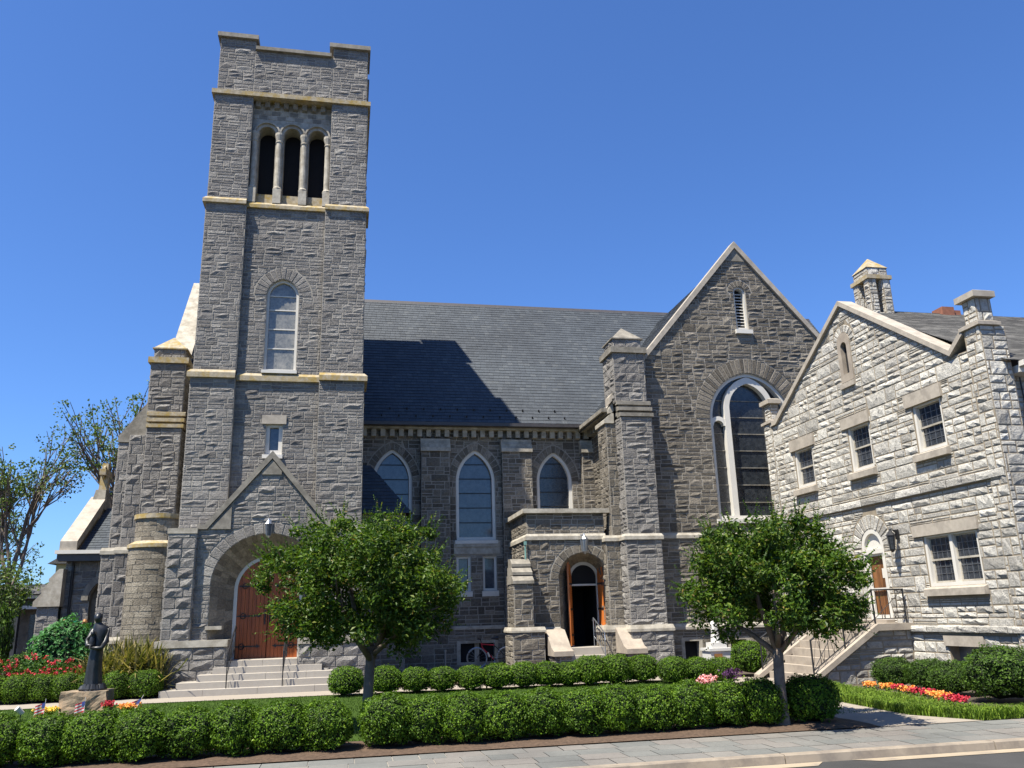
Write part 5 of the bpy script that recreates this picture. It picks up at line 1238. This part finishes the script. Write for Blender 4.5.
rose_bush(-8.7, 25.2, 1.0, 'rose bush with red blossom, leftmost beside the chapel', 81); rose_bush(-7.9, 25.1, 1.05, 'taller middle rose bush with red blossom below the round green bush', 82); rose_bush(-7.1, 24.95, .8, 'low rose bush with red blossom nearest the statue', 83)
tag(bpy.data.objects.new('round_green_bush', shrub_mesh(500, (.95, .85, .95), 4200, .12, 2.1, .12, mat='green')), 'broad leaved bright green bush under the chapel buttress', 'bush')
gb = bpy.data.objects['round_green_bush']; COL.objects.link(gb); gb.location = (-7.45, 26.3, .1)
def spiky(x, y, h, rad, n, label, seed):
    r = random.Random(seed); b = MB()
    for _ in range(n):
        a = r.uniform(0, 6.28); e = r.uniform(.1, 1.45); P = Vector((x+r.gauss(0, rad*.35), y+r.gauss(0, rad*.3), r.uniform(0, h*.35))); d = Vector((math.cos(a)*math.sin(e), math.sin(a)*math.sin(e), math.cos(e))); L = h*r.uniform(.35, .75)
        s = d.cross(Vector((0, 0, 1))); s = (s.normalized() if s.length > .1 else Vector((1, 0, 0)))*.022
        m1 = P+d*L*.6; m2 = P+d*L-Vector((0, 0, L*.14)); b.mesh([P-s, P+s, m1+s*.9, m1-s*.9, m2], [(0, 1, 2, 3), (3, 2, 4)])
    tag(b.build('spiky_plant', 'yucca', loc=(x, y, 0)), label, 'plant', 'spiky plants beside the portal')
spiky(-5.5, 25.35, 1.8, 1.05, 2400, 'large spiky clump of green and straw leaves left of the portal', 91); spiky(-6.3, 25.1, 1.4, .7, 900, 'smaller yellowing spiky clump directly behind the statue', 92); spiky(-4.95, 24.95, .95, .35, 260, 'low straw coloured spiky clump at the corner of the portal', 93)

# ------------------------------------------------------------------ statues, signs, bicycle and small things
def robed(mb, cx, cy, z0, H, prof, folds, seed, tw=0):
    """standing robed figure as one lofted skin; prof rows: height, half width, half depth, x offset, y offset"""
    seg = 28; vs = []; r = random.Random(seed); ph = r.uniform(0, 6)
    for i, (h, a, b_, ox, oy) in enumerate(prof):
        for k in range(seg):
            t = 2*math.pi*k/seg; f = 1+folds*max(0, 1-h*1.25)*math.sin(t*9+ph+h*2)+folds*.5*max(0, 1-h*1.3)*math.sin(t*5+ph*2-h*3)
            vs.append((cx+(a*math.cos(t)*f+ox)*H, cy+(b_*math.sin(t)*f+oy)*H, z0+h*H))
    n = len(prof); fs = [(j*seg+i, j*seg+(i+1) % seg, (j+1)*seg+(i+1) % seg, (j+1)*seg+i) for j in range(n-1) for i in range(seg)]+[tuple((n-1)*seg+k for k in range(seg))]
    mb.mesh(vs, fs)
def statue():
    root = empty('bronze_statue', 'dark bronze statue of a robed figure holding a small child, on a rough rock', 'statue', (-5.2, 20.5, .5)); b = MB(); x, y, z = -5.2, 20.5, .5
    H = 1.62; prof = [(.05, .16, .14, -.01, 0), (.10, .155, .13, -.01, 0), (.25, .14, .12, -.015, 0), (.42, .125, .11, -.01, 0), (.55, .118, .10, 0, 0), (.66, .125, .10, .01, 0), (.76, .135, .10, .02, 0), (.81, .125, .09, .022, 0), (.845, .07, .065, .022, -.005),
        (.865, .05, .052, .018, -.01), (.88, .052, .06, .014, -.015), (.91, .062, .073, .01, -.02), (.945, .064, .075, .008, -.018), (.975, .052, .06, .01, -.012), (.995, .022, .028, .012, -.008)]
    prof = [(h, a*(.66 if h < .6 else .78), c*.85, ox-(.03 if h > .84 else 0), oy) for h, a, c, ox, oy in prof]
    robed(b, x, y, z, H, prof, .10, 3)
    body = part(b, 'figure', 'bronze', root, smooth=True)
    b = MB(); b.tube([(x+.16, y, z+1.26), (x+.18, y-.06, z+1.0), (x+.12, y-.2, z+.86), (x-.06, y-.24, z+.88)], [.065, .062, .05, .03], 9); b.tube([(x-.12, y, z+1.26), (x-.19, y-.06, z+1.04), (x-.16, y-.19, z+.92), (x-.05, y-.24, z+.93)], [.065, .06, .05, .03], 9)
    for k in range(5): b.tube([(x-.05+.0, y-.245, z+.90+.016*k-.03), (x-.09, y-.265, z+.9+.016*k-.03), (x-.115, y-.25, z+.9+.014*k-.035)], [.011, .01, .007], 5)
    part(b, 'arms', 'bronze', root, smooth=True)
    b = MB(); robed(b, x-.08, y-.17, z+.88, .36, [(0, .12, .12, 0, 0), (.2, .17, .15, 0, 0), (.45, .15, .13, 0, 0), (.62, .1, .1, 0, 0), (.67, .07, .07, 0, -.02), (.75, .12, .13, 0, -.02), (.88, .125, .13, 0, -.02), (.97, .08, .09, 0, 0), (1, .03, .03, 0, 0)], .04, 5); part(b, 'child_figure', 'bronze', root, smooth=True)
    b = MB(); rr = random.Random(9)
    for k in range(14): 
        a = 6.28*k/14; b.lathe(x+.17*math.cos(a)+rr.uniform(-.04, .04), y+.16*math.sin(a), [(.10, z-.01), (.11, z+.04), (.07, z+.10+rr.uniform(0, .05)), (.0, z+.13)], 8)
    b.lathe(x, y, [(.27, z-.01), (.25, z+.04), (.2, z+.09)], 16); part(b, 'base', 'bronze', root)
statue()
def rock():
    m, n, l, b_ = nmat('mossy_brown_rock', .95, .1); t = noise_tex(n, l, 3.5, 8, .7); rp = ramp(n, [(.3, (.10, .085, .065)), (.5, (.21, .165, .115)), (.65, (.30, .215, .14)), (.8, (.25, .26, .2))]); l.new(t.outputs[0], rp.inputs[0]); l.new(rp.outputs[0], b_.inputs['Base Color']); bump(n, l, b_, t.outputs[0], .8, .04)
    M['rock'] = m; mb = MB(); N = 9; x0, x1, y0, y1, z0, z1 = -5.74, -4.86, 20.15, 20.9, -.05, .5
    for ax in range(6):
        vs = []
        for i in range(N+1):
            for j in range(N+1):
                u, v = i/N, j/N; P = {0: (u, 0, v), 1: (u, 1, v), 2: (0, u, v), 3: (1, u, v), 4: (u, v, 1), 5: (u, v, 0)}[ax]
                p = Vector((x0+(x1-x0)*P[0], y0+(y1-y0)*P[1], z0+(z1-z0)*P[2])); d = noise.noise_vector(p*2.3)*.09+noise.noise_vector(p*7)*.035
                if P[2] > .99: d.z *= .15
                vs.append(p+d)
        mb.mesh(vs, [(i*(N+1)+j, (i+1)*(N+1)+j, (i+1)*(N+1)+j+1, i*(N+1)+j+1) for i in range(N) for j in range(N)])
    o = mb.build('rock_pedestal', 'rock', loc=(-5.28, 20.5, 0)); tag(o, 'rough brown mossy rock carrying the bronze statue', 'rock')
rock()
def flag(x, y, tilt, label):
    root = empty('small_flag', label, 'flag', (x, y, 0), 'small striped flags on the lawn'); b = MB(); T = lambda h: Vector((x+tilt*h, y, h)); b.tube([T(0), T(.42)], .006, 5); part(b, 'stick', 'white', root)
    for k in range(7):
        b = MB(); vs = []
        z0, z1 = .14+.03*k, .14+.03*(k+1)
        for i in range(5):
            u = .045*i; w = .015*math.sin(i*1.4); vs += [T(z0)+Vector((-u, w, -.35*u)), T(z1)+Vector((-u, w, -.35*u))]
        b.mesh(vs, [(2*i, 2*i+2, 2*i+3, 2*i+1) for i in range(4)]); part(b, 'stripe', 'flagred' if k % 2 == 0 else 'white', root)
    b = MB(); b.mesh([T(.26)+Vector((0, -.006, 0)), T(.35)+Vector((0, -.006, 0)), T(.35)+Vector((-.06, .006, -.02)), T(.26)+Vector((-.06, .006, -.02))], [(0, 1, 2, 3)]); part(b, 'canton', 'blue', root)
flag(-5.93, 19.8, .05, 'small red and white striped flag on a stick left of the statue rock'); flag(-4.2, 19.7, .45, 'small striped flag leaning to the right beside the orange flowers'); flag(-5.15, 19.75, .02, 'small striped flag on a stick in front of the statue rock')
def spot():
    root = empty('garden_spotlight', 'small white spotlight on the lawn left of the statue', 'spotlight', (-6.45, 20.1, 0)); b = MB(); b.tube([(-6.45, 20.1, 0), (-6.45, 20.1, .12)], .012, 6); part(b, 'stake', 'iron', root)
    b = MB(); b.tube([(-6.52, 20.05, .24), (-6.42, 20.12, .13)], [.06, .045], 10); part(b, 'lamp_head', 'white', root)
spot()
def sign():
    root = empty('green_topped_sign', 'board with a pointed green top between two posts with copper balls, behind the green bush', 'sign', (-7.6, 27.6, 0))
    for x in (-7.98, -7.42):
        b = MB(); b.tube([(x, 27.6, 0), (x, 27.6, 1.9)], .04, 8); p = part(b, 'post', 'greenpaint', root); b = MB(); b.lathe(x, 27.6, [(.0, 1.88), (.06, 1.92), (.075, 1.98), (.05, 2.04), (0, 2.06)], 10); part(b, 'ball', 'copper', p)
    b = MB(); q = [(-7.9, 1.2), (-7.9, 1.8), (-7.7, 2.08), (-7.5, 1.8), (-7.5, 1.2)]; b.prism([(a, 27.58, c) for a, c in q], [(a, 27.63, c) for a, c in q]); part(b, 'board', 'greenpaint', root)
sign()
def marble():
    root = empty('white_statue', 'small white marble figure on a white pedestal with a brown plaque', 'statue', (11.35, 25.3, 0)); b = MB(); b.box(11.0, 11.7, 24.97, 25.6, 0, .62); b.box(10.96, 11.74, 24.93, 25.64, .60, .68); b.box(11.1, 11.58, 25.05, 25.5, .68, .84); part(b, 'pedestal', 'marble', root)
    b = MB(); b.box(11.1, 11.36, 24.93, 24.948, .3, .52); part(b, 'plaque', 'copper', root)
    b = MB(); robed(b, 11.35, 25.3, .84, .8, [(0, .2, .17, 0, 0), (.15, .19, .16, 0, 0), (.4, .13, .12, -.02, 0), (.6, .14, .11, -.03, 0), (.76, .14, .1, -.03, 0), (.81, .06, .06, -.03, 0), (.85, .05, .055, -.03, 0), (.9, .065, .07, -.03, -.01), (.96, .06, .065, -.03, 0), (1, .02, .02, -.03, 0)], .08, 8); part(b, 'figure', 'marble', root, smooth=True)
    b = MB(); b.prism([(10.88, 24.55, 0), (11.38, 24.55, 0), (11.38, 24.8, 0), (10.88, 24.8, 0)], [(10.84, 24.5, .26), (11.42, 24.5, .26), (11.42, 24.85, .26), (10.84, 24.85, .26)]); o = b.build('stone_trough', 'tanstep', loc=(11.1, 24.7, 0)); tag(o, 'low tan stone trough at the foot of the white pedestal', 'trough')
marble()
def bicycle():
    X, Y, Z = 4.5, 29.35, .12; root = empty('bicycle', 'red bicycle with silver wheels leaning by the basement window of the nave', 'bicycle', (X+.5, Y, Z)); R0 = .335
    A = lambda u, v, w=0: (X+.02+u, Y-.16*u+w+.1*v, Z+v)
    def wheel(u):
        b = MB(); b.tube([A(u+R0*math.cos(t), R0+R0*math.sin(t)) for t in [2*math.pi*k/32 for k in range(33)]], .017, 6, cap=False); w = part(b, 'tyre', 'metal', root)
        b = MB(); b.tube([A(u+(R0-.025)*math.cos(t), R0+(R0-.025)*math.sin(t)) for t in [2*math.pi*k/32 for k in range(33)]], .01, 5, cap=False); part(b, 'rim', 'metal', w)
        b = MB()
        for k in range(14): t = 2*math.pi*k/14; b.tube([A(u, R0), A(u+R0*math.cos(t), R0+R0*math.sin(t))], .003, 3)
        b.tube([A(u, R0, -.03), A(u, R0, .03)], .02, 6); part(b, 'spokes', 'metal', w)
    wheel(0); wheel(1.0)
    b = MB(); red = [((.16, .82), (.19, .66)), ((.17, .78), (.60, .74)), ((.19, .66), (.56, .28)), ((.60, .80), (.56, .28)), ((.56, .28), (1.0, R0)), ((.60, .72), (1.0, R0))]
    for p, q in red[:3]: b.tube([A(*p), A(*q)], .019, 7)
    part(b, 'frame', 'flagred', root); b = MB()
    for p, q in red[3:]: b.tube([A(*p), A(*q)], .016, 7)
    part(b, 'rear_stays', 'iron', root)
    b = MB(); b.tube([A(.19, .66), A(.08, .45), A(0, R0)], .014, 6); part(b, 'fork', 'iron', root)
    b = MB(); b.tube([A(.16, .82), A(.14, .93), A(.10, .95)], .014, 6); b.tube([A(.05, .94, -.22), A(.12, .96, -.1), A(.12, .96, .1), A(.05, .94, .22)], .013, 6); part(b, 'handlebar', 'iron', root)
    b = MB(); b.tube([A(.60, .80), A(.61, .92)], .012, 6); part(b, 'seat_post', 'metal', root)
    b = MB(); b.tube([A(.5, .955), A(.6, .955), A(.74, .965)], [.02, .045, .07], 8); part(b, 'saddle', 'iron', root)
    b = MB(); b.tube([A(.56+.08*math.cos(t), .28+.08*math.sin(t), -.03) for t in [2*math.pi*k/16 for k in range(17)]], .012, 5, cap=False); b.tube([A(.56, .28, -.03), A(.62, .13, -.05)], .01, 5); b.tube([A(.56, .28, .03), A(.5, .43, .05)], .01, 5); part(b, 'crankset', 'metal', root)
    b = MB(); b.tube([A(.36, .5, .0), A(.42, .36, 0)], .035, 8); part(b, 'bottle', 'white', root)
bicycle()
b = MB(); b.box(2.1, 8.9, 28.5, 29.9, -.02, .12); tag(b.build('paved_strip', 'concrete'), kind='structure')
b = MB(); b.tube([(3.44, 29.3, .1), (3.44, 29.3, .72)], .03, 8); b.tube([(3.44, 29.3, .7), (3.44, 29.3, .76)], .045, 8); tag(b.build('standpipe', 'metal', loc=(3.44, 29.3, .1)), 'short gray pipe standing by the nave wall left of the bicycle', 'pipe')

# ------------------------------------------------------------------ beyond the church on the left
def wild_tree(x, y, h, spread, seed, label, dens=11, name='sparse_tree', lean=0, leafs=.17):
    r = random.Random(seed); root = empty(name, label, 'tree', (x, y, 0)); tb = MB(); cb = MB()
    def grow(p, d, L, rad, lev):
        q = p+d*L; m = p.lerp(q, .5)+rv(r)*L*.06; tb.tube([p, m, q], [rad, rad*.8, rad*.6], 6 if lev < 2 else 4)
        if lev >= 3 or L < .6:
            for _ in range(r.choice((0, 1, 1, 2))):
                c = q+rv(r)*spread*.10; R_ = r.uniform(.18, .42)
                for _ in range(dens): leaf(cb, c+rv(r)*R_*r.random()**.5, rv(r), leafs*r.uniform(.6, 1.2), leafs*.6, r)
        if lev < 4:
            for k in range(3 if lev < 3 else 2):
                dd = (d*1.0+rv(r)*(.62 if lev else .5)+Vector((0, 0, .22))).normalized(); grow(p+d*L*r.uniform(.55, 1), dd, L*r.uniform(.55, .78), rad*.55, lev+1)
            grow(q, (d+rv(r)*.15).normalized(), L*.75, rad*.62, lev+1)
    grow(Vector((x, y, 0)), Vector((lean, 0, 1)).normalized(), h*.32, h*.014, 0)
    part(tb, 'trunk', 'bark', root); part(cb, 'crown', 'sparse', root)
wild_tree(-15.3, 44, 12.5, 4, 611, 'thin leaved tree at the far left edge, beyond the chapel')
wild_tree(-18.6, 48, 10.0, 4, 612, 'taller thin tree partly cut by the left edge of the picture')
wild_tree(-11.5, 46, 14.6, 4, 613, 'tall sparse tree rising behind the cross of the chapel', 12)
wild_tree(-13.6, 38, 5.2, 3, 614, 'low small tree in front of the far white porch', 9, 'small_tree', 0, .16)
def far_house():
    root = empty('far_porch_building', 'low dark building with white fascia bands at the far left', 'building', (-17, 46, 0)); b = MB(); b.box(-26, -12.2, 46.5, 52, 0, 3.4); part(b, 'wall', 'trim_dark', root)
    for z in (2.75, 3.25): b = MB(); b.box(-26, -12, 45.6, 46.4, z, z+.16); part(b, 'fascia', 'white', root)
    b = MB(); b.prism([(-26.2, 45.4, 3.45), (-12, 45.4, 3.45), (-12, 52.5, 3.45), (-26.2, 52.5, 3.45)], [(-26, 47.5, 4.0), (-13, 47.5, 4.0), (-13, 50.5, 4.0), (-26, 50.5, 4.0)]); part(b, 'roof', 'shingle', root)
    for k in range(6): x = -12.6-1.5*k; b = MB(); b.box(x, x+.3, 45.7, 46.0, 0, 2.75); part(b, 'post', 'slatebase', root)
    for k in range(5): x = -12.3-1.5*k; b = MB(); b.box(x-1.2, x-.35, 46.44, 46.5, .3, 2.5); part(b, 'window', 'glass_dark', root)
    root = empty('far_yellow_house', 'pale yellow house wall glimpsed beyond the chapel buttress', 'house', (-15, 58, 0)); b = MB(); M['yell'] = plain('pale_yellow_siding', (.62, .55, .27), .8, .05); b.box(-17.6, -14.2, 58, 63, 0, 5.7); part(b, 'wall', 'yell', root); b = MB(); b.prism([(-18, 57.6, 5.7), (-13.8, 57.6, 5.7), (-15.9, 57.6, 7.0)], [(-18, 63.4, 5.7), (-13.8, 63.4, 5.7), (-15.9, 63.4, 7.0)]); part(b, 'roof', 'shingle', root)
    b = MB(); b.box(-16.2, -15.4, 57.96, 58, 3.6, 4.8); part(b, 'window', 'glass_dark', root)
far_house()
for k, (x, y, s, z) in enumerate(((-12.6, 36, .6, 1.9), (-14.6, 36, .9, .7), (-10.9, 33.5, .6, .7))):
    put(shrub_mesh(700+k, (.7, .7, .7), 2200, .13, 2.2, .15, mat='yew'), 'dark_bush', x, y, 0, k, s, ('tall dark climbing bush in front of the far porch', 'dark bush at the far left edge behind the roses', 'dark bush tight against the chapel buttress')[k], 'bush', 'dark bushes left of the chapel', z)
for k in range(9):
    wild = ((-34, 75, 5), (-27, 78, 5), (-38, 90, 6), (-23, 80, 5), (-31, 95, 6), (-48, 85, 7), (-18, 84, 4.5), (26, 95, 9), (34, 60, 8))[k]
    put(shrub_mesh(720+k, (4, 4, wild[2]/2), 1500, .9, 2.1, .18, mat='sparse'), 'background_tree', wild[0], wild[1], 0, k, 1, f'{ORD[k]} full dark tree on the skyline beyond the churchyard', 'tree', 'trees on the skyline')
